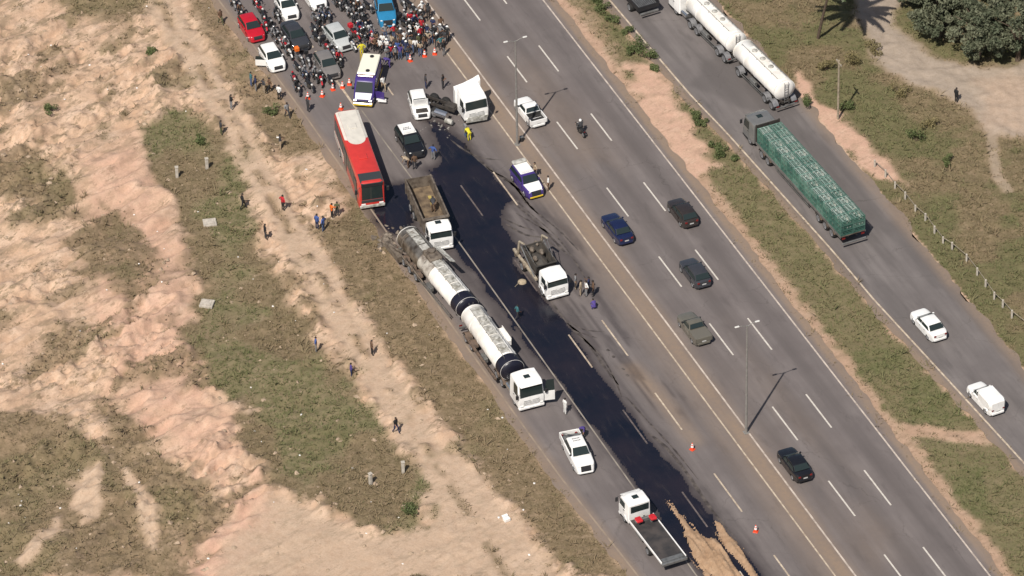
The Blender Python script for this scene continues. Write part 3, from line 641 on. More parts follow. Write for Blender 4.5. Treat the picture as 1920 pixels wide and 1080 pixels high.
def cab(P, Lc, Wc, H, z0=.55, hatch=True, visor=True, open_door=False, role='paint', shield=0.0):
    """forward-control lorry cab, front face at x=0"""
    W2 = Wc / 2
    prof = [(.0, z0), (.04, z0 + .75), (-.03, z0 + 1.0), (-.20, H - .16), (-.42, H - .02), (-.8, H), (-Lc + .1, H - .02), (-Lc, H - .12), (-Lc, z0)]
    rings = []
    for y, i in ((-1, .10), (-.94, .03), (-.6, 0), (0, -.03), (.6, 0), (.94, .03), (1, .10)):
        rings.append([(x - i * (1 if x > -.6 else -1), y * W2 * (1 - .05 * max(0, (z - z0 - 1) / (H - z0 - 1))), z - (i if z > H - .3 else 0)) for x, z in prof])
    c = P.part('cab', MB().loft(rings), role)
    a, b = Vector((-.03, 0, z0 + 1.02)), Vector((-.20, 0, H - .18)); d = b - a; n = Vector((d.z, 0, -d.x)).normalized(); n = n if n.x > 0 else -n
    p0, p1 = a + d * .04, a + d * .96
    P.part('windshield', MB().poly([(p0.x + .02, -W2 * .88, p0.z), (p0.x + .02, W2 * .88, p0.z), (p1.x + .02, W2 * .85, p1.z), (p1.x + .02, -W2 * .85, p1.z)], .03, n), 'glass', parent=c)
    for s in (-1, 1):
        if open_door and s == 1:
            q = [(-.25, W2, z0 + .05), (-.05, W2 + 1.0, z0 + .05), (-.05, W2 + 1.0, z0 + 1.05), (-.25, W2, z0 + 1.05)]
            i = P.part('door', MB().poly(q, .09, (.98, -.2, 0)), role, label='driver door swung wide open')
            q = [(-.24, W2 + .08, z0 + 1.06), (-.05, W2 + 1.0, z0 + 1.06), (-.10, W2 + .95, H - .2), (-.22, W2 + .3, H - .2)]
            P.part('door_window', MB().poly(q, .04, (.98, -.2, 0)), 'glass', parent=i)
        else:
            y0, y1 = sorted((s * (W2 - .01), s * (W2 + .014)))
            i = P.part('door', MB().box(-1.25, -.22, y0, y1, z0 + .08, z0 + 1.0), role)
            P.part('handle', MB().box(-1.2, -1.0, s * (W2 + .03) - .015, s * (W2 + .03) + .015, z0 + .85, z0 + .9), 'black', parent=i)
        yb, yt = W2 * .992, W2 * .965
        P.part('side_window', MB().poly([(-.24, s * yb, z0 + 1.05), (-1.2, s * yb, z0 + 1.05), (-1.2, s * yt, H - .28), (-.36, s * yt, H - .28)], .02, (0, s, .05)), 'glass', parent=c)
        m = P.part('mirror', MB().bbox(-.02, .10, s * (W2 + .16) - .12, s * (W2 + .16) + .12, z0 + 1.05, z0 + 1.5, .03), 'black')
        P.part('mirror_arm', MB().cyl((0, s * (W2 - .05), z0 + 1.55), (.04, s * (W2 + .16), z0 + 1.5), .02, n=5), 'black', parent=m)
        P.part('headlight', MB().bbox(-.06, .07, s * W2 * .76 - .17, s * W2 * .76 + .17, z0 + .0, z0 + .2, .03), 'light')
        P.part('step', MB().box(-.95, -.3, s * W2 - .16 if s > 0 else -W2, W2 if s > 0 else -W2 + .16, z0 - .22, z0 - .12), 'black')
    P.part('bumper', MB().bbox(-.35, .09, -W2 * .99, W2 * .99, z0 - .27, z0 + .0, .06), 'bumper')
    g = P.part('grille', MB().box(-.02, .062, -W2 * .6, W2 * .6, z0 + .26, z0 + .66), 'black')
    for k in range(3): P.part('grille_bar', MB().box(.062, .09, -W2 * .6, W2 * .6, z0 + .30 + .13 * k, z0 + .35 + .13 * k), role, parent=g)
    if hatch: P.part('roof_hatch', MB().bbox(-1.35, -.85, -.28, .28, H - .01, H + .06, .03), 'glass', parent=c)
    if visor: P.part('sun_visor', MB().poly([(-.24, -W2 * .86, H - .14), (-.24, W2 * .86, H - .14), (.06, W2 * .84, H - .26), (.06, -W2 * .84, H - .26)], .03, (.3, 0, 1)), role, parent=c)
    P.part('number_plate', MB().box(.09, .105, -.2, .2, z0 - .2, z0 - .08), 'plate')
    if shield:
        P.part('wind_deflector', MB().loft([[(-.75, y, H - .03), (-Lc + .02, y, H - .03), (-Lc + .02, y * .94, H + shield), (-Lc + .18, y * .94, H + shield)] for y in (-W2 * .93, W2 * .93)]), role, parent=c)
def axle(P, x, r=.50, yw=.98, dual=True, w=.26):
    P.part('axle', MB().cyl((x, -yw, r), (x, yw, r), .09, n=8), 'chassis')
    for s in (-1, 1): add_wheel(P, x, s * (yw - (.02 if dual else 0)), r, (.52 if dual else w + .04), 6)
def fender(P, x, r=.50, yw=.98, w=.58, role='black'):
    for s in (-1, 1):
        rings = []
        for y in (s * yw - w / 2, s * yw + w / 2):
            o = [(x + (r + .10) * math.cos(a), y, r + (r + .10) * math.sin(a)) for a in np.linspace(R(15), R(165), 9)]
            i = [(x + (r + .07) * math.cos(a), y, r + (r + .07) * math.sin(a)) for a in np.linspace(R(165), R(15), 9)]
            rings.append(o + i)
        P.part('mudguard', MB().loft(rings), role)
def rails(P, x0, x1, z=.95, role='chassis'):
    mb = MB().box(x1, x0, -.45, -.33, z - .14, z + .14).box(x1, x0, .33, .45, z - .14, z + .14)
    for x in np.linspace(x1 + .1, x0 - .1, max(3, int((x0 - x1) / 1.3))): mb.box(x - .06, x + .06, -.33, .33, z - .1, z + .1)
    P.part('chassis_frame', mb, role)

def tank_on(P, L, Rt=1.14, zc=2.15, segs=(), role='tank', axles=(), front_band=True, hatches=4, walk_role='walk', legs=True, dome=.35):
    """tank lying along -x from x=0, with walkway, lids, ladder, frame and axles"""
    prof = [(0, .05), (-.05, Rt * .55), (-dome * .55, Rt * .88), (-dome, Rt), (-L + dome, Rt), (-L + dome * .55, Rt * .88), (-L + .05, Rt * .55), (-L, .05)]
    tk = P.part('tank', MB().lathe(prof, 28, 1.0, .92, (0, 0, zc)), role, ang=50)
    for x in np.linspace(-dome, -L + dome, max(3, int(L / 1.5))):
        P.part('band', MB().lathe([(x - .035, Rt - .02), (x - .035, Rt + .018), (x + .035, Rt + .018), (x + .035, Rt - .02)], 28, 1, .92, (0, 0, zc)), role, parent=tk, ang=50)
    if front_band:
        P.part('front_wrap', MB().lathe([(.025, .05), (-.02, Rt * .57), (-dome * .5, Rt * .91), (-dome, Rt + .022), (-1.45, Rt + .022), (-1.45, Rt - .03)], 28, 1, .92, (0, 0, zc)), 'wrap', parent=tk, ang=50)
    zt = zc + Rt * .92
    n = max(2, int((L - 2.0) / 1.35))
    for k in range(n):
        x = -1.7 - k * (L - 2.3) / n
        w = P.part('walkway_panel', MB().box(x - (L - 2.3) / n + .14, x, -.38, .38, zt - .04, zt + .03), walk_role, parent=tk)
        if k < hatches:
            hx = x - (L - 2.3) / n / 2
            P.part('manhole_lid', MB().lathe([(zt + .02, .27), (zt + .12, .27), (zt + .15, .2), (zt + .16, .05)], 14, c=(hx, 0, 0), axis='z').cyl((hx + .05, -.27, zt + .13), (hx + .05, .27, zt + .13), .03, n=5), CREAM, parent=tk)
    for s in (-1, 1):
        mb = MB()
        for k in range(int(L / 1.4)):
            x = -.9 - k * 1.4
            if x > -L + .5: mb.cyl((x, s * .5, zt - .12), (x, s * .5, zt + .1), .018, n=5)
        mb.cyl((-.9, s * .5, zt + .1), (-L + .8, s * .5, zt + .1), .02, n=5)
        P.part('coaming_rail', mb, 'steel', parent=tk)
        P.part('side_guard', MB().box(-L + 1.4, -1.6, s * 1.18 - .03, s * 1.18 + .03, .55, .62).box(-L + 1.4, -1.6, s * 1.18 - .03, s * 1.18 + .03, .85, .92), 'steel')
        P.part('valve_box', MB().bbox(-L * .52, -L * .52 + 1.0, min(s * .75, s * 1.12), max(s * .75, s * 1.12), .62, 1.08, .04), 'steel')
    mb = MB()
    for s in (-.2, .2): mb.cyl((-L - .06, s, .9), (-L - .06, s, zt), .025, n=5)
    for k in range(8): mb.cyl((-L - .06, -.2, 1.0 + k * .28), (-L - .06, .2, 1.0 + k * .28), .02, n=5)
    P.part('ladder', mb, 'steel')
    rails(P, -.2, -L - .1, 1.0)
    for x in np.linspace(-1, -L + 1, 4): P.part('tank_saddle', MB().box(x - .1, x + .1, -.8, .8, 1.05, zc - Rt * .72), 'chassis')
    for x in axles: axle(P, x); fender(P, x, role='guard')
    P.part('rear_bumper', MB().bbox(-L - .22, -L - .1, -1.2, 1.2, .5, .66, .02), 'steel')
    for s in (-1, 1): P.part('tail_light', MB().box(-L - .24, -L - .2, s * 1.0 - .15, s * 1.0 + .15, .72, .86), 'tail')

# ================================================================== LORRIES, BUS, AMBULANCE
PURPLE = paint('violet', (.06, .035, .19)); YELLOW = paint('yellow', (.72, .50, .02)); RED = paint('red', (.55, .025, .03))
CREAM = mat('dirty_white_walkway', (.50, .49, .45), .7, dirt=(.22, .21, .18), scale=3.0)
WRAP = mat('navy_black_wrap', (.012, .012, .022), .35)
TANKW = mat('tank_white', (.88, .86, .82), .32, dirt=(.74, .70, .63), scale=.8, coat=.3)
TANKM = mat('bare_tank_metal', (.36, .32, .27), .36, .7, dirt=(.11, .085, .065), scale=1.3)
GUARD = mat('dusty_mudguard', (.16, .11, .08), .8, dirt=(.07, .055, .045), scale=3)
MUD = mat('brown_mud_load', (.20, .145, .09), .95, dirt=(.085, .06, .04), scale=1.6, bump=.6)
def local(root_loc, rz, w):
    d = w - root_loc; c, s = math.cos(-rz), math.sin(-rz); return Vector((d.x * c - d.y * s, d.x * s + d.y * c, 0))
def flat(v, z=0.0): return Vector((v.x, v.y, z))

def tractor(P, H=3.0, wb=(-1.35, -4.2, -5.45), end=-6.2, open_door=False, shield=0, hatch=True):
    cab(P, 2.25, 2.46, H, .6, open_door=open_door, shield=shield, hatch=hatch)
    rails(P, -.5, end, .92)
    axle(P, wb[0], dual=False, yw=1.02); fender(P, wb[0], w=.42, role='paint')
    for x in wb[1:]: axle(P, x); fender(P, x, role='guard')
    for s in (-1, 1): P.part('fuel_tank', MB().lathe([(-3.35, .05), (-3.33, .34), (-2.35, .34), (-2.33, .05)], 14, c=(0, s * .86, .85)), 'chrome')
    P.part('fifth_wheel', MB().lathe([(1.06, .55), (1.15, .55)], 16, c=(sum(wb[1:]) / 2, 0, 0), axis='z'), 'chassis')
    P.part('air_lines', MB().box(-2.5, -2.35, -.5, .5, 1.0, 1.6), 'chassis')

# --- the tanker combination standing on the shoulder
loc = flat(at(997, 764, .35)); rz = R(-69)
P = Proto(); tractor(P, 3.05, open_door=True)
a1, b1 = flat(at(963, 690, 2.6)), flat(at(884, 578, 2.6)); a2, b2 = flat(at(879, 572, 2.6)), flat(at(762, 432, 2.6))
for a, b, ax, hat in ((a1, b1, (-7.0, -8.3), 4), (a2, b2, (-8.6, -9.9, -11.2), 3)):
    L = (b - a).length; P.o = local(loc, rz, a); P.rz = math.atan2((a - b).y, (a - b).x) - rz
    tank_on(P, L, axles=ax, hatches=hat, walk_role='walk')
    if a is a1:
        P.part('side_platform', MB().box(-6.0, -3.9, 1.05, 1.45, 2.0, 2.5).box(-6.0, -3.9, 1.42, 1.47, 2.5, 2.75), 'tank')
        P.part('hose_tray', MB().box(-8.2, -1.2, -1.35, -1.15, .75, .95), 'guard')
    else:
        P.part('scorched_shell', MB().lathe([(-L - .02, .1), (-L - .02, .7), (-L + .1, 1.05), (-L + .4, 1.165), (-L + 4.6, 1.165), (-L + 4.6, 1.1)], 28, 1, .92, (0, 0, 2.15)), TANKM, ang=50)
        for x in (1.1, 1.35): P.part('steel_hoop', MB().lathe([(-L + x, 1.1), (-L + x, 1.19), (-L + x + .1, 1.19), (-L + x + .1, 1.1)], 28, 1, .92, (0, 0, 2.15)), DIRTYSTEEL, ang=50)
        P.part('torn_dome', MB().bbox(-L + 4.4, -L + 6.2, -.55, .75, 2.9, 3.45, .12).lathe([(3.4, .38), (3.62, .38), (3.66, .1)], 12, c=(-L + 5.0, .1, 0), axis='z'), DIRTYSTEEL)
        for k_ in range(3): P.part('pipe', MB().tube([(-L + .6 + k_ * 1.2, -1.0, 1.0), (-L + 1.4 + k_ * 1.3, -1.3, 1.25), (-L + 3.0 + k_ * 1.5, -1.15, .8)], [.07] * 3, 7), DIRTYSTEEL)
        P.part('soot_panel', MB().lathe([(-L + 4.6, 1.15), (-L + 4.6, 1.158), (-L + 6.9, 1.158), (-L + 6.9, 1.15)], 28, 1, .92, (0, 0, 2.15)), mat('smoke_stained_white', (.55, .52, .46), .5, dirt=(.16, .13, .105), scale=1.1), ang=50)
        P.part('bent_catwalk', MB().poly([(-L + 3.9, .9, 3.0), (-L + 6.6, 1.25, 2.95), (-L + 6.6, 1.75, 2.7), (-L + 4.2, 1.4, 2.9)], .08, (0, .1, 1)), CREAM)
        P.part('rear_dolly', MB().box(-L - 1.2, -L + 1.6, -1.7, -1.2, .5, 1.1).cyl((-L - 1, -1.5, 1.0), (-L + 1.5, -1.2, 1.5), .14, n=6), DIRTYSTEEL)
spawn(P, 'tanker_truck', 'white twin-tank road tanker with black tank wraps and open driver door on the road shoulder', 'tanker truck', loc, rz, dict(tank=TANKW, wrap=WRAP, walk=CREAM, guard=GUARD, bumper=WHITE))
# --- tanker combination on the service road
rz = R(117.6); b2 = flat(at(1474, 164, 2.6)); d = Vector((math.cos(rz), math.sin(rz), 0)); a2 = b2 + d * 8.4; b1 = b2 + d * 9.0; a1 = b1 + d * 8.6
loc = a1 + d * 2.9; P = Proto(); tractor(P, 3.0)
for a, ax in ((a1, (-6.6, -7.9)), (a2, (-1.4, -6.4, -7.7))):
    P.o = local(loc, rz, a); P.rz = 0; tank_on(P, 8.4, axles=ax, front_band=False, hatches=3, walk_role='tank')
spawn(P, 'tanker_truck', 'plain white twin-tank lorry on the service road beside the grass field', 'tanker truck', loc, rz, dict(tank=TANKW, guard=mat('steel_mudguard', (.30, .30, .31), .5, .4, var=.3)))

# --- dump truck
rz = R(-75.5); loc = flat(at(828, 466, .4)); P = Proto()
cab(P, 1.55, 2.3, 2.62, .6); rails(P, -.5, -8.2, .95); axle(P, -1.25, dual=False, yw=.98); fender(P, -1.25, w=.4, role='paint')
for x in (-5.6, -6.9): axle(P, x)
x0, x1, w2, zb, zt = -8.6, -1.75, 1.24, 1.2, 2.55
mb = MB().box(x0, x1, -w2, w2, zb, zb + .1)
P.part('bed_floor', mb, DIRTYSTEEL)
for s in (-1, 1):
    i = P.part('bed_side', MB().box(x0, x1, min(s * w2, s * (w2 - .07)), max(s * w2, s * (w2 - .07)), zb + .1, zt).box(x0, x1, min(s * (w2 - .09), s * (w2 + .05)), max(s * (w2 - .09), s * (w2 + .05)), zt, zt + .1), DIRTYSTEEL)
    for k in range(7): P.part('rib', MB().box(x0 + .3 + k * .9, x0 + .42 + k * .9, min(s * w2, s * (w2 + .07)), max(s * w2, s * (w2 + .07)), zb - .05, zt), DIRTYSTEEL, parent=i)
P.part('headboard', MB().box(x1 - .07, x1, -w2 + .07, w2 - .07, zb + .1, zt + .25).box(x1, x1 + .25, -w2 + .1, w2 - .1, zt + .15, zt + .25), DIRTYSTEEL)
P.part('tailgate', MB().box(x0 - .07, x0, -w2, w2, zb, zt - .05), DIRTYSTEEL)
vsx = np.linspace(x0 + .02, x1 - .09, 22); vsy = np.linspace(-w2 + .09, w2 - .09, 10)
LX, LY = np.meshgrid(vsx, vsy); LZ = zb + .16 + .30 * fbm(LX * 1.1, LY * 1.4, 5) * sstep(x0, x1, LX)
ii = np.arange(LX.size).reshape(LX.shape)
P.part('load', arr_mesh('load', np.stack([LX, LY, LZ], -1).reshape(-1, 3), np.stack([ii[:-1, :-1], ii[:-1, 1:], ii[1:, 1:], ii[1:, :-1]], -1).reshape(-1, 4)), MUD)
P.part('shovel', MB().cyl((-4.4, .3, zb + .4), (-6.2, .55, zb + .5), .05, n=6).box(-6.6, -6.2, .42, .72, zb + .42, zb + .5), mat('worn_yellow', (.42, .33, .10), .7))
DUMP = (loc, rz, zb + .3)
spawn(P, 'dump_truck', 'brown tipper lorry with muddy open bed and white cab beside the tanker', 'dump truck', loc, rz, dict(bumper=WHITE))

# --- skip lorry
rz = R(-67.0); loc = flat(at(1046, 556, .35)); P = Proto()
cab(P, 1.9, 2.2, 2.5, .55, hatch=False); rails(P, -.5, -7.6, .9, DIRTYSTEEL); axle(P, -1.15, dual=False, yw=.95); fender(P, -1.15, w=.4, role='paint'); axle(P, -5.4); fender(P, -5.4, role='guard')
SKIP = mat('dark_skip_steel', (.055, .052, .048), .7, .2, dirt=(.10, .085, .07), scale=1.5)
rings = []
for z, e, w in ((1.1, 0, .82), (1.75, .35, .95), (2.35, .55, .98)): rings.append([(-3.0 + e, -w, z), (-3.0 + e, w, z), (-5.3 - e, w, z), (-5.3 - e, -w, z)])
mb = MB(); mb.loft(rings[:2], caps=False); mb.loft(rings[1:], caps=False); mb.add(rings[0], [(0, 1, 2, 3)])
i = P.part('skip', mb, SKIP)
P.part('skip_rim', MB().box(-5.9, -2.4, -1.04, -.94, 2.33, 2.43).box(-5.9, -2.4, .94, 1.04, 2.33, 2.43).box(-2.5, -2.4, -.94, .94, 2.33, 2.43).box(-5.9, -5.8, -.94, .94, 2.33, 2.43), SKIP, parent=i)
P.part('rubble', MB().lathe([(1.5, 1.0), (1.85, .8), (2.1, .3), (2.12, .02)], 9, 1.5, .8, (-4.1, 0, 0), axis='z'), SKIP, parent=i, ang=10)
for k in range(4):
    x, y = (-2.9, -.7, .4, -5)[0] - k * .7, (-.5, .45, -.2, .55)[k]
    P.part('white_sack', MB().lathe([(2.0, .05), (2.02, .25), (2.2, .3), (2.38, .18), (2.4, .02)], 9, 1.2, .8, (x - 1, y, 0), axis='z'), DIRTYSTEEL, parent=i)
for s in (-1, 1):
    i = P.part('lifting_arm', MB().tube([(-6.4, s * 1.14, 1.2), (-6.0, s * 1.14, 2.9), (-4.9, s * 1.14, 3.35)], [.13, .12, .10], 6), mat('cream_steel', (.42, .36, .27), .6, dirt=(.2, .16, .12), scale=3))
    P.part('ram', MB().cyl((-2.6, s * 1.14, 1.15), (-5.6, s * 1.14, 2.6), .07, n=6), 'steel', parent=i)
    P.part('chain', MB().cyl((-4.9, s * 1.12, 3.3), (-3.2, s * .95, 2.4), .03, n=5).cyl((-4.9, s * 1.12, 3.3), (-5.5, s * .95, 2.4), .03, n=5), 'steel', parent=i)
    P.part('deck_beam', MB().box(-7.4, -2.2, s * 1.12 - .12, s * 1.12 + .12, 1.02, 1.2), MATS['cream_steel'])
    P.part('outrigger', MB().box(-7.5, -7.2, s * .95 - .1, s * .95 + .1, .3, 1.1), DIRTYSTEEL)
spawn(P, 'skip_truck', 'white skip lorry carrying a dark waste skip between lifting arms', 'skip truck', loc, rz, dict(bumper=WHITE, guard=GUARD))

# --- flatbed recovery lorry
rz = R(114.2); rear = flat(at(1264, 1051, 1.0)); d = Vector((math.cos(rz), math.sin(rz), 0)); loc = rear + d * 8.75; P = Proto()
cab(P, 2.0, 2.15, 2.45, .5); rails(P, -.5, -8.2, .8); axle(P, -1.1, r=.42, dual=False, yw=.92); fender(P, -1.1, r=.42, yw=.92, w=.36, role='paint'); axle(P, -6.0, r=.42)
P.part('rear_window', MB().box(-2.03, -1.99, -.85, .85, 1.55, 2.2), 'glass')
dk = P.part('deck', MB().box(-8.7, -2.3, -1.1, 1.1, .98, 1.06), mat('charcoal_deck', (.035, .033, .033), .6, dirt=(.07, .06, .055), scale=1.2))
for s in (-1, 1): P.part('deck_rail', MB().bbox(-8.7, -2.3, min(s * 1.1, s * 1.2), max(s * 1.1, s * 1.2), .92, 1.14, .02), WHITE)
P.part('tail_board', MB().bbox(-8.95, -8.7, -1.2, 1.2, .8, 1.08, .03), STEEL); P.part('ramp', MB().box(-8.68, -8.2, -1.0, 1.0, 1.06, 1.1), STEEL)
for s, x in ((-1, -3.2), (1, -3.0)):
    i = P.part('winch_stand', MB().box(x - .1, x + .1, s * .55 - .1, s * .55 + .1, 1.06, 1.6), STEEL)
    P.part('red_cover', MB().bbox(x - .45, x + .25, s * .62 - .3, s * .62 + .3, 1.45, 1.72, .08), RED, parent=i)
P.part('winch', MB().cyl((-2.75, -.6, 1.25), (-2.75, .6, 1.25), .16, n=10).box(-2.9, -2.6, -.8, .8, 1.06, 1.14), STEEL)
for s in (-1, 1): P.part('tool_box', MB().bbox(-4.6, -3.4, min(s * .7, s * 1.1), max(s * .7, s * 1.1), .45, .86, .03), STEEL)
spawn(P, 'flatbed_truck', 'white recovery lorry with empty dark flatbed and red covers behind its cab', 'tow truck', loc, rz, dict(bumper=WHITE))

# --- wrecked tractor unit
rz = R(-69.5); loc = flat(at(894, 224, .45)); P = Proto()
cab(P, 2.4, 2.45, 2.72, .62, hatch=False, shield=.2, visor=False)
P.part('sleeper_panel', MB().loft([[(-2.8, y, .9), (-2.3, y, .9), (-2.3, y, zt_ - .25), (-2.66, y, zt_), (-2.8, y, zt_)] for y, zt_ in ((-1.28, 2.8), (-.3, 2.95), (.7, 3.25), (1.28, 3.5))]), 'paint')
P.part('crumpled_front', MB().poly([(.12, -1.2, .45), (.22, .9, .35), (.34, 1.0, 1.0), (.10, -.9, .95)], .1, (1, 0, .2)), CREAM)
P.o = Vector((-2.2, -1.75, 0)); P.rz = R(38)
rails(P, .6, -3.6, .9); axle(P, -1.2); axle(P, -2.5); P.part('fuel_tank', MB().lathe([(-1.0, .05), (-.98, .36), (.3, .36), (.32, .05)], 14, c=(0, -1.25, .8)), 'chrome')
P.part('air_tank', MB().lathe([(.5, .05), (.52, .25), (1.3, .25), (1.32, .05)], 12, c=(-.2, -1.6, .5)), CREAM); P.part('gearbox', MB().bbox(-.6, .5, -.4, .4, .6, 1.3, .1), 'chassis')
spawn(P, 'wrecked_tractor_unit', 'crashed white lorry cab with tall rear deflector and twisted dark chassis', 'truck', loc, rz, dict(bumper=BLACK))

# --- dark lorry at the far end of the service road
rz = R(116); rear = flat(at(1217, 20, .8)); d = Vector((math.cos(rz), math.sin(rz), 0)); loc = rear + d * 7.2; P = Proto()
cab(P, 1.9, 2.2, 2.5, .55); rails(P, -.5, -6.9, .85); axle(P, -1.1, r=.45, dual=False, yw=.92); axle(P, -5.3, r=.45)
i = P.part('deck', MB().box(-7.1, -2.1, -1.15, 1.15, 1.05, 1.13), BLACK)
for k in range(11): P.part('deck_slat', MB().box(-7.0, -2.2, -1.05 + k * .2, -.95 + k * .2, 1.13, 1.17), STEEL, parent=i)
for s in (-1, 1): P.part('drop_side', MB().box(-7.1, -2.1, min(s * 1.15, s * 1.2), max(s * 1.15, s * 1.2), 1.05, 1.5), BLACK)
P.part('rear_bumper', MB().bbox(-7.35, -7.2, -1.0, 1.0, .55, .78, .03), STEEL); P.part('tail_board', MB().box(-7.16, -7.1, -1.15, 1.15, .95, 1.45), BLACK)
spawn(P, 'flatbed_truck', 'dark open-deck lorry with pale bumper ahead of the crate lorry', 'truck', loc, rz, dict(paint=paint('dark_grey', (.05, .05, .052))))

# --- lorry loaded with green crates
rz = R(114.9); rear = flat(at(1601, 451, .6)); d = Vector((math.cos(rz), math.sin(rz), 0)); loc = rear + d * 19.9; P = Proto()
DKG = paint('grey_cab', (.16, .16, .155))
cab(P, 2.2, 2.4, 2.75, .6); rails(P, -.5, -6.0, .95); axle(P, -1.35, dual=False, yw=1.0); fender(P, -1.35, w=.4, role='paint'); axle(P, -3.9); axle(P, -5.1); fender(P, -3.9, role='guard'); fender(P, -5.1, role='guard')
BX0, BX1, BZ = -19.7, -2.9, 1.30
P.part('deck', MB().box(BX0, BX1, -1.28, 1.28, 1.20, BZ), DIRTYSTEEL)
for s in (-1, 1):
    P.part('headboard_post', MB().box(-2.85, -2.7, s * 1.2 - .06, s * 1.2 + .06, 1.2, 3.15), 'chassis')
    P.part('deck_side', MB().box(BX0, BX1, s * 1.3 - .03, s * 1.3 + .03, 1.1, BZ + .02), STEEL)
    P.part('side_guard', MB().box(-13.2, -6.6, s * 1.2 - .03, s * 1.2 + .03, .6, .68).box(-13.2, -6.6, s * 1.2 - .03, s * 1.2 + .03, .85, .93), STEEL)
P.part('headboard', MB().box(-2.82, -2.74, -1.14, 1.14, 1.2, 1.4).box(-2.82, -2.74, -1.14, 1.14, 3.0, 3.12).box(-2.8, -2.76, -1.14, 1.14, 1.4, 3.0), 'chassis')
for x in (-15.2, -16.5, -17.8): axle(P, x); fender(P, x, role='guard')
P.part('trailer_frame', MB().box(-19.6, -5.0, -.5, -.36, .95, 1.2).box(-19.6, -5.0, .36, .5, .95, 1.2), 'chassis')
P.part('rear_bumper', MB().bbox(-20.0, -19.85, -1.25, 1.25, .5, .68, .03), STEEL)
for s in (-1, 1): P.part('tail_light', MB().box(-19.78, -19.72, s * 1.0 - .16, s * 1.0 + .16, .95, 1.1), 'tail')
spawn(P, 'crate_truck', 'grey lorry with long flat trailer stacked full of green crates', 'truck', loc, rz, dict(paint=DKG, guard=GUARD))
mb = MB(); cl, cw, ch = 1.18, 1.24, .56
for y in (-cw / 2, cw / 2 - .05):
    for k in range(4): mb.box(-cl / 2, cl / 2, y, y + .04, .02 + k * .155, .06 + k * .155)
    for k in range(4): mb.box(-cl / 2 + .18 + k * .25, -cl / 2 + .21 + k * .25, y + .005, y + .035, .02, ch - .05)
for x in (-cl / 2, cl / 2 - .05):
    for k in range(4): mb.box(x, x + .04, -cw / 2 + .05, cw / 2 - .05, .02 + k * .155, .06 + k * .155)
for x in (-cl / 2 - .005, cl / 2 - .055):
    for y in (-cw / 2 - .005, cw / 2 - .055): mb.box(x, x + .06, y, y + .06, 0, ch - .01)
crate_body = mb.mesh('crate')
mb = MB()
for k in range(6): mb.box(-cl / 2 + .05 + k * .2, -cl / 2 + .105 + k * .2, -cw / 2 + .05, cw / 2 - .05, ch - .08, ch - .05)
for k in range(3): mb.box(-cl / 2 + .05, cl / 2 - .05, -cw / 2 + .2 + k * .38, -cw / 2 + .27 + k * .38, ch - .05, ch - .02)
crate_lid = mb.mesh('lid'); crate_floor = MB().box(-cl / 2 + .05, cl / 2 - .05, -cw / 2 + .05, cw / 2 - .05, .01, .05).mesh('crate_floor')
crate_load = []
for v_ in range(3):
    mb = MB()
    for k in range(16):
        x, y = random.uniform(-.46, .46), random.choice((-.44, .44, random.uniform(-.4, .4))); r_ = random.uniform(.06, .11)
        mb.lathe([(.06, r_ * .5), (.1, r_), (.1 + r_, r_ * .9), (.1 + r_ * 1.7, r_ * .2)], 6, 1.2, .9, (x, y, random.choice((0, .1, .22))), 'z')
    crate_load.append(mb.mesh('crate_load'))
HENS = mat('pale_feathers', (.48, .47, .43), .9, dirt=(.3, .28, .24), scale=5)
GRN = [mat('crate_green_%d' % k, c, .5, var=.35, scale=3) for k, c in enumerate(((.09, .20, .155), (.14, .26, .21), (.06, .15, .12)))]
PALEG = [mat('crate_lid_green_%d' % k, c, .45, var=.3, scale=3) for k, c in enumerate(((.25, .35, .30), (.18, .275, .23), (.33, .42, .37)))]
ORD = 'first second third fourth fifth sixth seventh eighth ninth tenth eleventh twelfth thirteenth last'.split()
for k in range(14):
    for s in (-1, 1):
        for lay in range(3):
            lx = BX1 - .15 - cl / 2 - k * 1.19 + random.uniform(-.01, .01); ly = s * .635
            p = loc + Vector((lx * math.cos(rz) - ly * math.sin(rz), lx * math.sin(rz) + ly * math.cos(rz), BZ + .005 + lay * ch + (random.uniform(-.0, .004))))
            o = thing('crate', 'green crate on the grey lorry, %s layer, %s side, %s row behind the cab' % (('bottom', 'middle', 'top')[lay], 'grass-strip' if s > 0 else 'field', ORD[k]), 'crate', p, rz + random.uniform(-.008, .008), 'green crates stacked on the lorry')
            g = random.randrange(3)
            obj('crate_walls', crate_body, GRN[g], o); obj('lid', crate_lid, PALEG[random.randrange(3)], o); obj('crate_floor', crate_floor, GRN[2], o); tag(obj('crate_load', crate_load[random.randrange(3)], HENS, o), kind='stuff')

# --- city bus
rz = R(-78); loc = flat(at(673, 274, 3.1)); P = Proto(); L, W2, H = 12.0, 1.27, 3.15; h = L / 2
BUSRED = paint('bus_red', (.60, .045, .035)); BUSCREAM = paint('bus_cream', (.70, .66, .58)); BUSGREY = mat('dark_bus_mask', (.045, .05, .05), .3, coat=.4)
def ring(x, i, zt=H): return [(x, -W2 + i, .35), (x, -W2 + .02 + i, 1.15), (x, -W2 + .05 + i, zt - .35), (x, -W2 + .16 + i, zt - .1 - i * .4), (x, -W2 + .4 + i, zt - i * .4), (x, W2 - .4 - i, zt - i * .4), (x, W2 - .16 - i, zt - .1 - i * .4), (x, W2 - .05 - i, zt - .35), (x, W2 - .02 - i, 1.15), (x, W2 - i, .35)]
P.part('body', MB().loft([ring(-h, .12), ring(-h + .12, .02), ring(-h + .3, 0), ring(h - .5, 0), ring(h - .15, .03), ring(h, .14, H - .12)]), BUSRED)
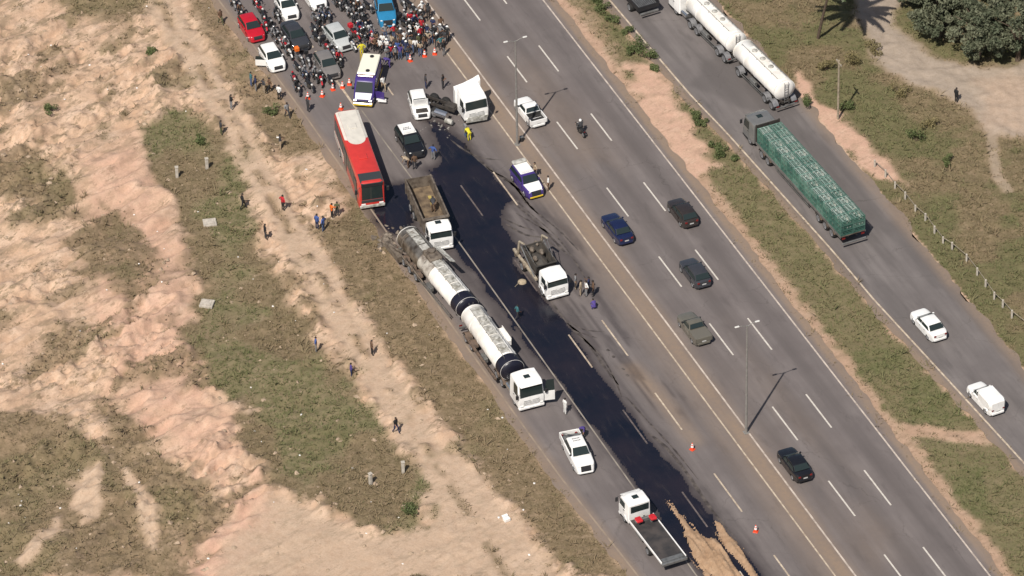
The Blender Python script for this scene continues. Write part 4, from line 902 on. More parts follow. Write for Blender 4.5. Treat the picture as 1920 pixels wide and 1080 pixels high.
# cream rear roof ending in a curve
pts = [(-h + .18, -W2 + .42), (-1.1, -W2 + .42)] + [(-1.1 + .85 * math.cos(a), (W2 - .42) * math.sin(a)) for a in np.linspace(-math.pi / 2, math.pi / 2, 11)[1:-1]] + [(-1.1, W2 - .42), (-h + .18, W2 - .42)]
P.part('roof_panel', MB().poly([(x, y, H + .002) for x, y in pts], .02, (0, 0, 1)), BUSCREAM)
for s in (-1, 1):
    P.part('roof_shoulder', MB().poly([(-h + .2, s * (W2 - .41), H + .004), (-1.05, s * (W2 - .41), H + .004), (-1.3, s * (W2 - .17), H - .085), (-h + .2, s * (W2 - .17), H - .085)], .018, (0, s * .35, .93)), BUSCREAM)
    P.part('side_panel', MB().box(-h + .2, -1.5, min(s * (W2 - .012), s * (W2 + .008)), max(s * (W2 - .012), s * (W2 + .008)), .45, 1.1), BUSCREAM)
    for k in range(8):
        x = -h + .5 + k * 1.3
        P.part('side_window', MB().poly([(x, s * (W2 - .018), 1.35), (x + 1.2, s * (W2 - .018), 1.35), (x + 1.2, s * (W2 - .045), H - .42), (x, s * (W2 - .045), H - .42)], .02, (0, s, 0)), 'glass')
    P.part('mirror', MB().bbox(h - .05, h + .08, s * 1.5 - .13, s * 1.5 + .13, 2.0, 2.5, .03).cyl((h - .1, s * 1.1, 2.7), (h, s * 1.5, 2.45), .025, n=5), 'black')
    P.part('headlight', MB().bbox(h - .12, h + .05, s * .85 - .22, s * .85 + .22, .6, .8, .04), 'light')
    P.part('tail_light', MB().box(-h - .02, -h + .03, s * .95 - .12, s * .95 + .12, .8, 1.3), 'tail')
for x0_ in (3.9, -1.0): P.part('door', MB().box(x0_, x0_ + 1.05, -W2 - .02, -W2 + .02, .42, 2.5), BUSGREY)
P.part('windshield', MB().poly([(h - .02, -1.0, 1.25), (h - .02, 1.0, 1.25), (h - .05, .98, H - .5), (h - .05, -.98, H - .5)], .05, (1, 0, .1)), 'glass')
P.part('roof_visor', MB().poly([(h - 1.55, -W2 + .22, H + .004), (h - 1.55, W2 - .22, H + .004), (h - .5, W2 - .2, H - .004), (h - .5, -W2 + .2, H - .004)], .03, (0, 0, 1)).poly([(h - .5, -W2 + .2, H), (h - .5, W2 - .2, H), (h + .0, W2 - .24, H - .17), (h + .0, -W2 + .24, H - .17)], .03, (.2, 0, 1)), BUSGREY)
P.part('destination_board', MB().box(h - .03, h + .03, -1.02, 1.02, H - .48, H - .17), BLACK)
P.part('roof_hatch', MB().bbox(-3.6, -2.8, -.4, .4, H + .02, H + .1, .03), BUSCREAM); P.part('roof_hatch', MB().bbox(1.4, 2.2, -.4, .4, H, H + .09, .03), BUSRED)
P.part('front_bumper', MB().bbox(h - .2, h + .08, -1.2, 1.2, .3, .62, .06), 'bumper'); P.part('rear_window', MB().box(-h - .02, -h + .02, -.95, .95, 1.6, 2.6), 'glass')
P.part('dash_panel', MB().bbox(h - .1, h + .03, -1.05, 1.05, .85, 1.2, .04), BUSGREY)
for x in (3.3, -3.0): axle(P, x, r=.48, yw=1.06, dual=(x < 0))
spawn(P, 'bus', 'red city bus with cream rear roof parked across the shoulder', 'bus', loc, rz, dict(bumper=CREAM))

# --- ambulance
rz = R(-99.4); loc = flat(at(689, 153, 1.15)); P = Proto(); h = 2.8; W2 = .99
prof = [(h - .05, .3), (h, .6), (h - .06, .92), (h - .75, 1.22), (h - 1.45, 2.1), (h - 1.75, 2.28), (-h + .1, 2.32), (-h, 2.2), (-h, .35), (-h + .1, .3)] + arch(-1.65, .42, .3) + arch(1.75, .42, .3)
P.part('body', prism(MB(), prof, YS, W2, 5.6, YD, YSH, .10), PURPLE)
P.part('roof_module', MB().bbox(-h + .06, .62, -.88, .88, 2.30, 2.55, .07), mat('paint_warm_white', (.82, .79, .66), .3, coat=.4))
P.part('hood', MB().poly([(h - .72, -.80, 1.245), (h - .72, .80, 1.245), (h - .07, .74, .95), (h - .07, -.74, .95)], .025, (.35, 0, .93)), WHITE)
P.part('windshield', MB().poly([(h - .80, -.84, 1.26), (h - .80, .84, 1.26), (h - 1.42, .76, 2.06), (h - 1.42, -.76, 2.06)], .03, (.8, 0, .6)), 'glass')
P.part('front_bumper', MB().bbox(h - .25, h + .10, -.95, .95, .28, .62, .07), YELLOW); P.part('grille', MB().bbox(h - .06, h + .04, -.5, .5, .66, .86, .03), BLACK)
P.part('light_bar', MB().bbox(.72, .95, -.75, .75, 2.33, 2.46, .04), TAIL)
for x in (.2, -2.2): P.part('roof_vent', MB().lathe([(2.54, .2), (2.63, .2), (2.65, .1)], 12, c=(x, .1, 0), axis='z'), BLACK)
for s in (-1, 1):
    P.part('side_stripe', MB().box(-h + .1, 1.0, min(s * (W2 - .01), s * (W2 + .012)), max(s * (W2 - .01), s * (W2 + .012)), .8, 1.1), YELLOW)
    P.part('side_window', MB().box(.95, 1.55, min(s * (W2 - .03), s * (W2 + .012)), max(s * (W2 - .03), s * (W2 + .012)), 1.3, 1.85), 'glass')
    P.part('mirror', MB().bbox(1.55, 1.68, s * 1.12 - .12, s * 1.12 + .12, 1.3, 1.6, .03), BLACK)
    P.part('headlight', MB().bbox(h - .28, h + .02, s * .74 - .15, s * .74 + .15, .72, .92, .04), 'light')
    P.part('tail_light', MB().box(-h - .02, -h + .04, s * .85 - .1, s * .85 + .1, .8, 1.4), 'tail')
    for x in (-1.65, 1.75): add_wheel(P, x, s * .86, .36, .22)
P.part('door', MB().poly([(1.5, W2, .5), (1.75, W2 + .95, .5), (1.75, W2 + .95, 1.25), (1.5, W2, 1.25)], .08, (.97, -.25, 0)), PURPLE, label='open violet front door')
P.part('side_step', MB().box(1.6, 1.78, W2 + .15, W2 + 1.1, .34, .42).box(1.9, 2.05, W2 + .35, W2 + 1.15, .34, .42), WHITE)
P.part('rear_door', MB().poly([(-h, -W2, .5), (-h - .75, -W2 - .3, .5), (-h - .75, -W2 - .3, 2.2), (-h, -W2, 2.2)], .06, (.3, -.95, 0)), YELLOW, label='open yellow rear door')
spawn(P, 'ambulance', 'white and violet ambulance van with yellow bumper beside the crowd', 'ambulance', loc, rz, {})

# --- cars
def rescue_proto(extra):
    P = car_proto(L=4.5, W=1.84, H=1.7, wb=2.65, r=.35, hood=1.02, belt=1.08, xA=.95, xB=.35, xC=-1.75, xD=-2.12, trunk=1.1, lightbar=True, sill=.28)
    P.part('roof_panel', MB().poly([(.12, -.66, 1.69), (.12, .66, 1.69), (-1.6, .66, 1.69), (-1.6, -.66, 1.69)], .035, (0, 0, 1)), 'roof')
    if 'hood' in extra: P.part('hood_panel', MB().poly([(.93, -.80, 1.07), (.93, .80, 1.07), (1.82, .70, 1.0), (1.82, -.70, 1.0)], .03, (.05, 0, 1)).poly([(1.82, -.70, 1.0), (1.82, .70, 1.0), (2.08, .6, .92), (2.08, -.6, .92)], .03, (.3, 0, .95)), 'roof')
    if 'rack' in extra:
        P.part('roof_rack', MB().bbox(-2.0, -1.45, -.7, .7, 1.72, 1.95, .08), 'rack'); P.part('spare_gear', MB().bbox(-2.2, -1.9, -.5, .6, 1.3, 1.75, .1), YELLOW)
    if 'text' in extra:
        i = len(P.parts) - 1
        mb = MB()
        for rx, row in ((-.62, (-.34, -.18, -.02, .14, .30)), (-.86, (-.26, -.1, .06, .22))):
            for k, y in enumerate(row): mb.box(rx - .07, rx + .07, y - .05, y + .04, 1.726, 1.73); mb.box(rx - .02, rx + .02, y + .05, y + .08, 1.726, 1.73)
        P.part('roof_lettering', mb, BLACK)
    return P
RES_A = rescue_proto(('hood', 'rack')); RES_B = rescue_proto(('text',))
def car(kind, px_, py_, hd, colr, label, cat='car', name='car', roles=None, z=.7):
    P = CARS[kind] if isinstance(kind, str) else kind
    rr = dict(paint=colr, bumper=colr if kind not in ('small',) else BLACK); rr.update(roles or {})
    return spawn(P, name, label, cat, flat(at(px_, py_, z)), hd, rr)
DOWN, UPW = TH, TH + math.pi
C_RED = paint('car_red', (.50, .012, .025)); C_BLK = paint('car_black', (.012, .012, .014)); C_GREY = paint('car_grey', (.20, .185, .175)); C_SIL = paint('car_silver', (.50, .52, .51)); C_DGR = paint('car_graphite', (.045, .046, .052))
C_NAVY = paint('car_navy', (.012, .018, .06)); C_OLV = paint('car_olive_grey', (.14, .13, .105)); C_BLUE = paint('car_blue', (.03, .22, .42)); C_BROWN = paint('car_black_brown', (.035, .028, .025))
car('hatch', 471, 50, DOWN - R(1), C_RED, 'red hatchback in the jam beside the earth verge')
car('hatch_open', 510, 106, DOWN - R(2), WHITE, 'white hatchback with its front door open beside the earth verge')
car('sedan', 553, 65, DOWN, C_DGR, 'black sedan among parked motorcycles in the traffic jam')
car('hatch', 613, 120, DOWN - R(2), C_GREY, 'grey hatchback behind the orange cones in the traffic jam')
car('hatch', 634, 68, DOWN + R(3), C_SIL, 'silver hatchback in the traffic jam next to the grey one')
car('hatch', 537, 10, DOWN - R(5), WHITE, 'white hatchback in the jam behind the black sedan')
car('small', 588, -8, DOWN, WHITE, 'small white car in the jam with a rider beside its nose')
car('pickup', 722, 16, R(-83), C_BLUE, 'bright blue pickup truck stopped in the crowd', 'pickup truck', 'pickup_truck')
car('hatch_hood', 786, 194, R(-80), WHITE, 'white hatchback with raised hood next to the crashed lorry cab')
car(RES_B, 768, 265, R(-71), C_BLK, 'black patrol vehicle with lettered white roof behind the tipper lorry', 'police car', 'patrol_car', dict(roof=WHITE))
car(RES_A, 988, 339, DOWN + R(1), PURPLE, 'violet and white rescue vehicle with yellow bumper on the dusty median', 'rescue car', 'rescue_car', dict(roof=WHITE, bumper=YELLOW, rack=CREAM))
Pw = car_proto(L=5.2, W=1.84, H=1.78, wb=3.05, r=.37, hood=1.1, belt=1.14, xA=1.15, xB=.55, xC=-.95, xD=-1.15, kind='pickup', sill=.3)
Pw.part('roof_lettering', (lambda mb: [mb.box(-.32 - r_ * .3, -.2 - r_ * .3, y - .05, y + .05, 1.783, 1.787) for r_ in (0, 1) for y in (-.28, -.14, 0, .14, .28)] and mb)(MB()), STEEL)
Pw.part('cargo_rack', MB().box(-2.2, -1.3, -.7, .7, .7, 1.0).cyl((-1.35, -.75, 1.2), (-1.35, .75, 1.55), .06, n=6).cyl((-2.3, -.7, 1.2), (-1.35, .6, 1.3), .05, n=6), STEEL)
car(Pw, 1083, 847, R(-74), WHITE, 'white double-cab pickup parked between the tanker and the recovery lorry', 'pickup truck', 'pickup_truck')
car('pickup_small', 993, 207, UPW + R(1), WHITE, 'white small pickup with open dark bed driving past the lamp post', 'pickup truck', 'pickup_truck')
car('sedan', 1157, 426, UPW, C_NAVY, 'navy blue sedan driving next to the dusty median')
car('hatch', 1280, 396, UPW, C_BROWN, 'black hatchback in the lane next to the grass strip')
car('hatch', 1303, 509, UPW, C_DGR, 'dark grey hatchback following the navy and black cars')
P = car_proto(L=4.45, W=1.7, H=1.56, wb=2.7, r=.31, hood=.96, belt=1.02, xA=.85, xB=.2, xC=-.45, xD=-.7, kind='pickup')
P.part('bed_cover', MB().bbox(-2.18, -.78, -.78, .78, 1.0, 1.07, .02), 'cover')
car(P, 1301, 613, UPW, C_OLV, 'olive grey small pickup with a covered bed', 'pickup truck', 'pickup_truck', dict(cover=mat('olive_bed_cover', (.13, .12, .10), .6)))
car('sedan', 1490, 868, UPW, C_BLK, 'black sedan driving past the second lamp post')
car('sedan', 1741, 606, R(115.2), WHITE, 'white sedan on the service road')
car('boxvan', 1848, 744, R(116), WHITE, 'small white box van on the service road', 'van', 'delivery_van')

# ================================================================== PEOPLE
COL = dict(black=(.016, .016, .018), charcoal=(.045, .045, .05), white=(.78, .77, .74), grey=(.24, .24, .245), blue=(.05, .10, .30), navy=(.02, .03, .09), red=(.48, .02, .03), orange=(.75, .16, .02),
           yellow=(.68, .60, .03), purple=(.09, .06, .26), brown=(.13, .075, .045), beige=(.42, .33, .23), teal=(.05, .17, .19), pink=(.50, .19, .20), denim=(.07, .11, .21), olive=(.09, .10, .045))
CLOTH = {k: mat('cloth_' + k, v, .85, var=.25, scale=6) for k, v in COL.items()}
SKIN = [mat('skin_%d' % k, c, .6, var=.1) for k, c in enumerate(((.36, .20, .13), (.20, .105, .065), (.11, .058, .037)))]
HAIR = mat('hair_dark', (.014, .010, .008), .7); SHOE = mat('shoe', (.03, .028, .027), .7)
def J(**k):
    d = dict(pelvis=(0, 0, .95), spine=(0, 0, 1.14), chest=(.01, 0, 1.33), neck=(.0, 0, 1.49), head=(.025, 0, 1.60), crown=(.02, 0, 1.69),
             shL=(0, .19, 1.41), elL=(-.03, .25, 1.14), wrL=(.05, .25, .90), haL=(.08, .25, .82), shR=(0, -.19, 1.41), elR=(-.03, -.25, 1.14), wrR=(.05, -.25, .90), haR=(.08, -.25, .82),
             hiL=(0, .10, .90), knL=(.02, .11, .50), anL=(-.01, .12, .09), toL=(.15, .14, .04), hiR=(0, -.10, .90), knR=(.02, -.11, .50), anR=(-.01, -.12, .09), toR=(.15, -.14, .04))
    d.update(k); return d
def shift(d, keys, v): return {k: tuple(a + b for a, b in zip(d[k], v)) for k in keys}
UPB = ('spine', 'chest', 'neck', 'head', 'crown', 'shL', 'shR', 'elL', 'elR', 'wrL', 'wrR', 'haL', 'haR')
base = J()
POSES = dict(
    stand=J(),
    walk=J(knL=(.20, .11, .52), anL=(.26, .11, .10), toL=(.42, .12, .06), knR=(-.05, -.11, .50), anR=(-.30, -.11, .16), toR=(-.17, -.12, .05), elL=(-.14, .24, 1.16), wrL=(-.12, .25, .93), haL=(-.10, .25, .85), elR=(.06, -.24, 1.15), wrR=(.24, -.22, .98), haR=(.31, -.21, .94)),
    akimbo=J(elL=(-.06, .42, 1.17), wrL=(.06, .20, 1.01), haL=(.10, .15, .98), elR=(-.06, -.42, 1.17), wrR=(.06, -.20, 1.01), haR=(.10, -.15, .98)),
    phone=J(elR=(.10, -.24, 1.16), wrR=(.32, -.16, 1.32), haR=(.38, -.13, 1.38), elL=(.06, .24, 1.15), wrL=(.28, .12, 1.2), haL=(.34, .08, 1.24)),
    point=J(elR=(.22, -.27, 1.36), wrR=(.46, -.30, 1.40), haR=(.55, -.31, 1.42)),
    bend=J(spine=(.16, 0, 1.05), chest=(.38, 0, 1.13), neck=(.55, 0, 1.17), head=(.65, 0, 1.15), crown=(.73, 0, 1.16), shL=(.42, .19, 1.13), shR=(.42, -.19, 1.13), elL=(.48, .21, .86), wrL=(.58, .14, .64), haL=(.61, .12, .57), elR=(.48, -.21, .86), wrR=(.60, -.14, .66), haR=(.63, -.12, .59), knL=(.06, .13, .50), knR=(.06, -.13, .5)),
    crouch=J(pelvis=(-.12, 0, .40), spine=(-.02, 0, .57), chest=(.10, 0, .74), neck=(.16, 0, .89), head=(.21, 0, .99), crown=(.22, 0, 1.08), shL=(.11, .19, .82), shR=(.11, -.19, .82), elL=(.24, .26, .60), wrL=(.40, .16, .50), haL=(.47, .13, .46), elR=(.24, -.26, .60), wrR=(.40, -.16, .50), haR=(.47, -.13, .46), hiL=(-.10, .11, .37), hiR=(-.10, -.11, .37), knL=(.26, .19, .48), knR=(.26, -.19, .48), anL=(.04, .16, .09), anR=(.04, -.16, .09), toL=(.20, .18, .04), toR=(.20, -.18, .04)),
    ride=J(pelvis=(-.12, 0, .90), spine=(-.08, 0, 1.08), chest=(0, 0, 1.26), neck=(.05, 0, 1.41), head=(.10, 0, 1.52), crown=(.10, 0, 1.61), shL=(.02, .19, 1.34), shR=(.02, -.19, 1.34), elL=(.20, .30, 1.14), wrL=(.40, .29, 1.05), haL=(.47, .29, 1.03), elR=(.20, -.30, 1.14), wrR=(.40, -.29, 1.05), haR=(.47, -.29, 1.03), hiL=(-.06, .12, .86), hiR=(-.06, -.12, .86), knL=(.27, .23, .70), knR=(.27, -.23, .70), anL=(.04, .24, .32), anR=(.04, -.24, .32), toL=(.19, .25, .27), toR=(.19, -.25, .27)),
)
RAD = dict(pelvis=.145, spine=.135, chest=.155, neck=.062, head=.098, crown=.075, sh=.075, el=.05, wr=.036, ha=.034, hi=.105, kn=.068, an=.046, to=.04)
BONES = [('pelvis', 'spine', 1), ('spine', 'chest', 1), ('chest', 'neck', 1), ('neck', 'head', 0), ('head', 'crown', 0)] + [b for s in 'LR' for b in (('chest', 'sh' + s, 1), ('sh' + s, 'el' + s, 1), ('el' + s, 'wr' + s, 3), ('wr' + s, 'ha' + s, 0), ('pelvis', 'hi' + s, 2), ('hi' + s, 'kn' + s, 2), ('kn' + s, 'an' + s, 2), ('an' + s, 'to' + s, 4))]
def body_mesh(name, jd):
    ks = list(jd); me = bpy.data.meshes.new('sk'); me.from_pydata([jd[k] for k in ks], [(ks.index(a), ks.index(b)) for a, b, _ in BONES], [])
    o = bpy.data.objects.new('sk', me); col.objects.link(o)
    o.modifiers.new('Skin', 'SKIN'); sk = me.skin_vertices[0].data
    for i, k in enumerate(ks):
        r = RAD.get(k, RAD.get(k[:2])); sk[i].radius = (r, r * (.82 if k in ('chest', 'spine', 'pelvis') else 1)); sk[i].use_root = (k == 'pelvis')
    for i, k in enumerate(ks):
        if k in ('chest', 'spine', 'pelvis'): sk[i].radius = (RAD[k] * 1.05, RAD[k] * .85)
    sb = o.modifiers.new('Sub', 'SUBSURF'); sb.levels = 1; sb.render_levels = 1
    dg = bpy.context.evaluated_depsgraph_get(); bm_ = bpy.data.meshes.new_from_object(o.evaluated_get(dg))
    bpy.data.objects.remove(o)
    mb = MB(); mb.v = [tuple(v.co) for v in bm_.vertices]; mb.f = [tuple(p.vertices) for p in bm_.polygons]
    segs = [(Vector(jd[a]), Vector(jd[b]), reg, (RAD.get(a, RAD.get(a[:2])) + RAD.get(b, RAD.get(b[:2]))) / 2) for a, b, reg in BONES]
    for p in bm_.polygons:
        c = Vector(p.center); best = (9, 0)
        for a, b, reg, r in segs:
            ab = b - a; t = max(0, min(1, (c - a).dot(ab) / ab.length_squared)); d = (c - (a + ab * t)).length - r
            if d < best[0]: best = (d, reg)
        mb.m.append(best[1])
    bpy.data.meshes.remove(bm_)
    for s, sg in (('L', 1), ('R', -1)):                # fingers and thumb
        w, h_ = Vector(jd['wr' + s]), Vector(jd['ha' + s]); d = (h_ - w).normalized(); side = d.cross(Vector((1, 0, .3))).normalized(); nrm = d.cross(side)
        for k, (off, ln) in enumerate(((-.024, .060), (-.008, .072), (.008, .068), (.024, .054))):
            p = h_ + side * off; q = p + d * ln * .6 + nrm * .01; mb.tube([tuple(p), tuple(q), tuple(q + d * ln * .4 - nrm * .018)], [.009, .0085, .006], 5, 0)
        p = h_ - d * .03 - side * .03; q = p - side * .03 + d * .03; mb.tube([tuple(p), tuple(q), tuple(q + d * .025)], [.011, .009, .007], 5, 0)
    hd, cr = Vector(jd['head']), Vector(jd['crown']); upv = (cr - hd).normalized(); fw = Vector((1, 0, 0)) - upv * upv.x; fw.normalize(); sd = upv.cross(fw)
    mb.cyl(hd + fw * .085 + upv * .03, hd + fw * .115 - upv * .012, .010, .018, 6, 0)                       # nose
    for s in (-1, 1): mb.lathe([(-.012, .005), (-.008, .03), (.008, .03), (.012, .005)], 8, .7, 1, tuple(hd + sd * s * .098), 'y', 0)   # ears
    out = mb.mesh(name, 80)
    hair = MB(); R0 = .108
    rings = []
    for k, th in enumerate((0.02, .45, .85, 1.2, 1.5)):
        rings.append([tuple(hd + upv * (.018 + R0 * 1.08 * math.cos(th)) + (fw * (math.cos(a) * .98 - .12 * (th > 1)) + sd * math.sin(a) * .93) * R0 * math.sin(th)) for a in np.linspace(0, 2 * math.pi, 12, endpoint=False)])
    hair.loft(rings)
    hel = MB(); R1 = .145; rings = []
    for k, th in enumerate((0.02, .5, .95, 1.4, 1.85, 2.2)):
        rings.append([tuple(hd + upv * (.02 + R1 * 1.05 * math.cos(th)) + (fw * math.cos(a) * 1.08 + sd * math.sin(a)) * R1 * math.sin(th)) for a in np.linspace(0, 2 * math.pi, 14, endpoint=False)])
    hel.loft(rings)
    vis = MB(); pts = []
    vis.loft([[tuple(hd + upv * (.03 + dz) + (fw * math.cos(a) * 1.12 + sd * math.sin(a) * 1.04) * R1) for a in np.linspace(-.9, .9, 8)] for dz in (-.04, .05)], caps=False, closed=False)
    return out, hair.mesh('hair', 60), hel.mesh('helmet', 60), vis.mesh('visor', 60)
BODY = {k: body_mesh('person_' + k, v) for k, v in POSES.items()}
HELM = {k: mat('helmet_' + k, COL[k], .25, coat=.5) for k in ('black', 'white', 'red', 'grey', 'yellow', 'blue')}
def person(p, pose, face, shirt, trousers, label, group=None, head='hair', sleeves=False, skin=None, scale=None):
    b, hair, hel, vis = BODY[pose]
    sk = SKIN[skin if skin is not None else random.choice((0, 0, 1, 1, 2))]
    o = obj('person', b, [sk, CLOTH[shirt], CLOTH[trousers], CLOTH[shirt] if sleeves else sk, SHOE], None, p, (0, 0, face))
    s = scale or random.uniform(.97, 1.05); o.scale = (s, s, s)
    tag(o, label, 'person', group)
    if head == 'hair': obj('hair', hair, HAIR, o)
    else:
        h_ = obj('helmet', hel, HELM[head], o); obj('visor', vis, GLASS, h_)
    return o
def feet(x, y, z=None):                               # photo position of the middle of a body -> ground under it
    p = at(x, y, .85); gz = 0.0 if z is None else z
    if z is None:
        u_, v_ = to_uv(p)
        if v_ < float(left_edge(u_)) - .2 or v_ > float(sr(u_)): gz = ground_z(p.x, p.y)
        p = at(x, y, .85 + gz)
    return Vector((p.x, p.y, gz))
CAM = R(-90)
for x, y, pose, face, sh, tr, lab in (
    (433, 192, 'phone', 30, 'black', 'grey', 'person in black top and grey trousers walking on the upper dirt track'),
    (414, 239, 'stand', 20, 'charcoal', 'olive', 'person in dark clothes by the dirt track near the upper pale posts'),
    (455, 378, 'walk', 10, 'black', 'black', 'person all in black between the dirt track and the concrete slab in the grass'),
    (497, 434, 'stand', 20, 'black', 'charcoal', 'person in black top and charcoal trousers on the dirt track below the bare earth patch'),
    (530, 381, 'akimbo', 40, 'red', 'black', 'person in red top and black trousers on the dirt track by the bare earth patch'),
    (413, 32, 'walk', -60, 'brown', 'olive', 'person in brown top walking on the verge left of the red hatchback'),
    (525, 267, 'phone', 10, 'charcoal', 'beige', 'person in charcoal top on the rubble above the bare earth patch'),
    (594, 416, 'stand', 50, 'blue', 'navy', 'person in blue top and navy trousers in the group below the bus'),
    (606, 420, 'akimbo', 150, 'blue', 'denim', 'person in blue top and jeans in the group below the bus'),
    (622, 396, 'point', 30, 'orange', 'black', 'person in orange top and black trousers below the bus'),
    (632, 392, 'stand', 80, 'olive', 'charcoal', 'person in olive top beside the one in orange below the bus'),
    (592, 645, 'akimbo', 0, 'blue', 'grey', 'person in blue top and grey trousers in the grass beside the dirt track'),
    (658, 694, 'phone', 10, 'purple', 'navy', 'person in purple top standing on the dirt track'),
    (697, 652, 'stand', 20, 'brown', 'black', 'person in brown top and black trousers on the verge side of the dirt track'),
    (742, 798, 'walk', -40, 'black', 'navy', 'person in black top and navy trousers on the wide lower end of the dirt track'),
    (470, 148, 'phone', 20, 'teal', 'denim', 'person in teal top on the verge beside the open-door white hatchback'),
    (479, 157, 'stand', 10, 'navy', 'grey', 'person in navy top on the verge beside the one in teal'),
    (494, 161, 'akimbo', 30, 'charcoal', 'beige', 'person in charcoal top and beige trousers on the verge below the white hatchback'),
    (505, 160, 'walk', 200, 'brown', 'black', 'person in brown top and black trousers on the verge below the white hatchback'),
    (523, 174, 'stand', 60, 'white', 'black', 'person in white top and black trousers at the edge of the road'),
    (538, 207, 'walk', -60, 'grey', 'charcoal', 'person in grey top walking down the road edge'),
    (577, 196, 'stand', 30, 'charcoal', 'charcoal', 'person in charcoal clothes on the asphalt below the cone row'),
    (880, 250, 'bend', 120, 'yellow', 'yellow', 'firefighter all in yellow bending by the crashed lorry cab'),
    (872, 243, 'stand', 20, 'grey', 'denim', 'person in grey top and jeans in front of the crashed lorry cab'),
    (812, 286, 'akimbo', 60, 'blue', 'grey', 'person in blue top and grey trousers beside the patrol vehicle'),
    (766, 301, 'bend', 160, 'beige', 'brown', 'person in beige top bending in front of the patrol vehicle'),
    (777, 304, 'stand', 100, 'brown', 'charcoal', 'person in brown top at the nose of the patrol vehicle'),
    (798, 152, 'stand', 10, 'charcoal', 'navy', 'person in charcoal top behind the raised-hood hatchback'),
    (830, 153, 'phone', -20, 'black', 'charcoal', 'person in black top behind the crashed lorry cab'),
    (1003, 318, 'akimbo', 200, 'beige', 'black', 'person in beige top on the median beside the rescue vehicle'),
    (1028, 343, 'stand', 180, 'white', 'brown', 'person in white top and brown trousers at the nose of the rescue vehicle'),
    (1079, 528, 'stand', 0, 'grey', 'beige', 'person in grey top right beside the skip lorry cab'),
    (1089, 540, 'stand', 160, 'beige', 'beige', 'person in beige clothes in the group by the skip lorry'),
    (1099, 541, 'akimbo', 200, 'white', 'grey', 'person in white top and grey trousers in the group by the skip lorry'),
    (1112, 541, 'stand', 190, 'brown', 'black', 'person in brown top and black trousers in the group by the skip lorry'),
    (1104, 534, 'phone', 170, 'navy', 'charcoal', 'person in navy top in the group by the skip lorry'),
    (1114, 566, 'crouch', 120, 'purple', 'purple', 'person in purple clothes crouching near the skip lorry'),
    (970, 585, 'walk', 20, 'teal', 'charcoal', 'person in dark teal top walking in the oil beside the tanker'),
    (1059, 762, 'stand', 30, 'white', 'white', 'person all in white standing below the tanker cab'),
    (1094, 803, 'bend', 250, 'purple', 'charcoal', 'person in purple top leaning on the side of the white double-cab pickup'),
    (1793, 178, 'stand', 40, 'black', 'black', 'person in black clothes alone on the dirt path in the field'),
    (718, 156, 'walk', -60, 'white', 'beige', 'person in white top beside the ambulance door'),
    (678, 93, 'akimbo', 100, 'yellow', 'yellow', 'rescuer all in yellow at the rear of the ambulance'),
    (730, 113, 'bend', 200, 'purple', 'purple', 'person in purple clothes bending at the ambulance flank')):
    person(feet(x, y), pose, R(face), sh, tr, lab, sleeves=(sh == tr))
dl, drz, dzz = DUMP
p = dl + Matrix.Rotation(drz, 3, 'Z') @ Vector((-4.2, .35, 0)); person(Vector((p.x, p.y, dzz + .05)), 'bend', drz + R(170), 'charcoal', 'brown', 'person in dark clothes working inside the tipper lorry bed', sleeves=True)

# crowd behind the cones
crowd = [(790, 17, 'white'), (802, 22, 'charcoal'), (790, 50, 'red'), (787, 64, 'red'), (800, 60, 'navy'), (814, 62, 'black'), (826, 60, 'grey'), (833, 72, 'charcoal'), (818, 76, 'black'), (826, 80, 'teal'), (832, 90, 'black'),
         (795, 79, 'brown'), (785, 77, 'olive'), (767, 70, 'charcoal'), (751, 76, 'brown'), (771, 84, 'beige'), (761, 90, 'navy'), (750, 97, 'purple'), (733, 97, 'red'), (735, 77, 'beige'), (717, 77, 'white'), (713, 87, 'white'), (726, 88, 'white'),
         (725, 101, 'grey'), (723, 60, 'grey'), (738, 59, 'red'), (745, 62, 'brown'), (750, 68, 'charcoal'), (788, 91, 'beige'), (705, 73, 'brown'), (697, 80, 'pink'), (703, 83, 'brown'), (684, 80, 'charcoal'), (742, 99, 'grey'), (756, 84, 'navy'),
         (764, 99, 'charcoal'), (779, 87, 'white'), (776, 70, 'black'), (808, 69, 'grey'), (741, 84, 'charcoal'), (729, 76, 'grey'), (783, 58, 'white'), (801, 72, 'beige'), (812, 48, 'navy'), (826, 46, 'brown'), (839, 62, 'black'), (758, 71, 'white'), (746, 90, 'blue')]
for x, y, sh in crowd:
    tr = random.choice(('black', 'denim', 'charcoal', 'grey')); hd_ = random.choice(('hair', 'hair', 'hair', 'white', 'black', 'grey'))
    q = feet(x + random.uniform(-1, 1), y + random.uniform(-1, 1), 0.0)
    hl = '' if hd_ == 'hair' else ' and a %s helmet' % hd_
    person(q, random.choice(('stand', 'stand', 'akimbo', 'phone', 'walk')), R(random.uniform(-130, -40)), sh, tr, ('person in %s top, %s trousers%s in the crowd behind the cones' if tr != 'denim' else 'person in %s top, %s jeans%s in the crowd behind the cones') % (sh, tr if tr != 'denim' else 'blue', hl), 'crowd behind the cones', hd_)

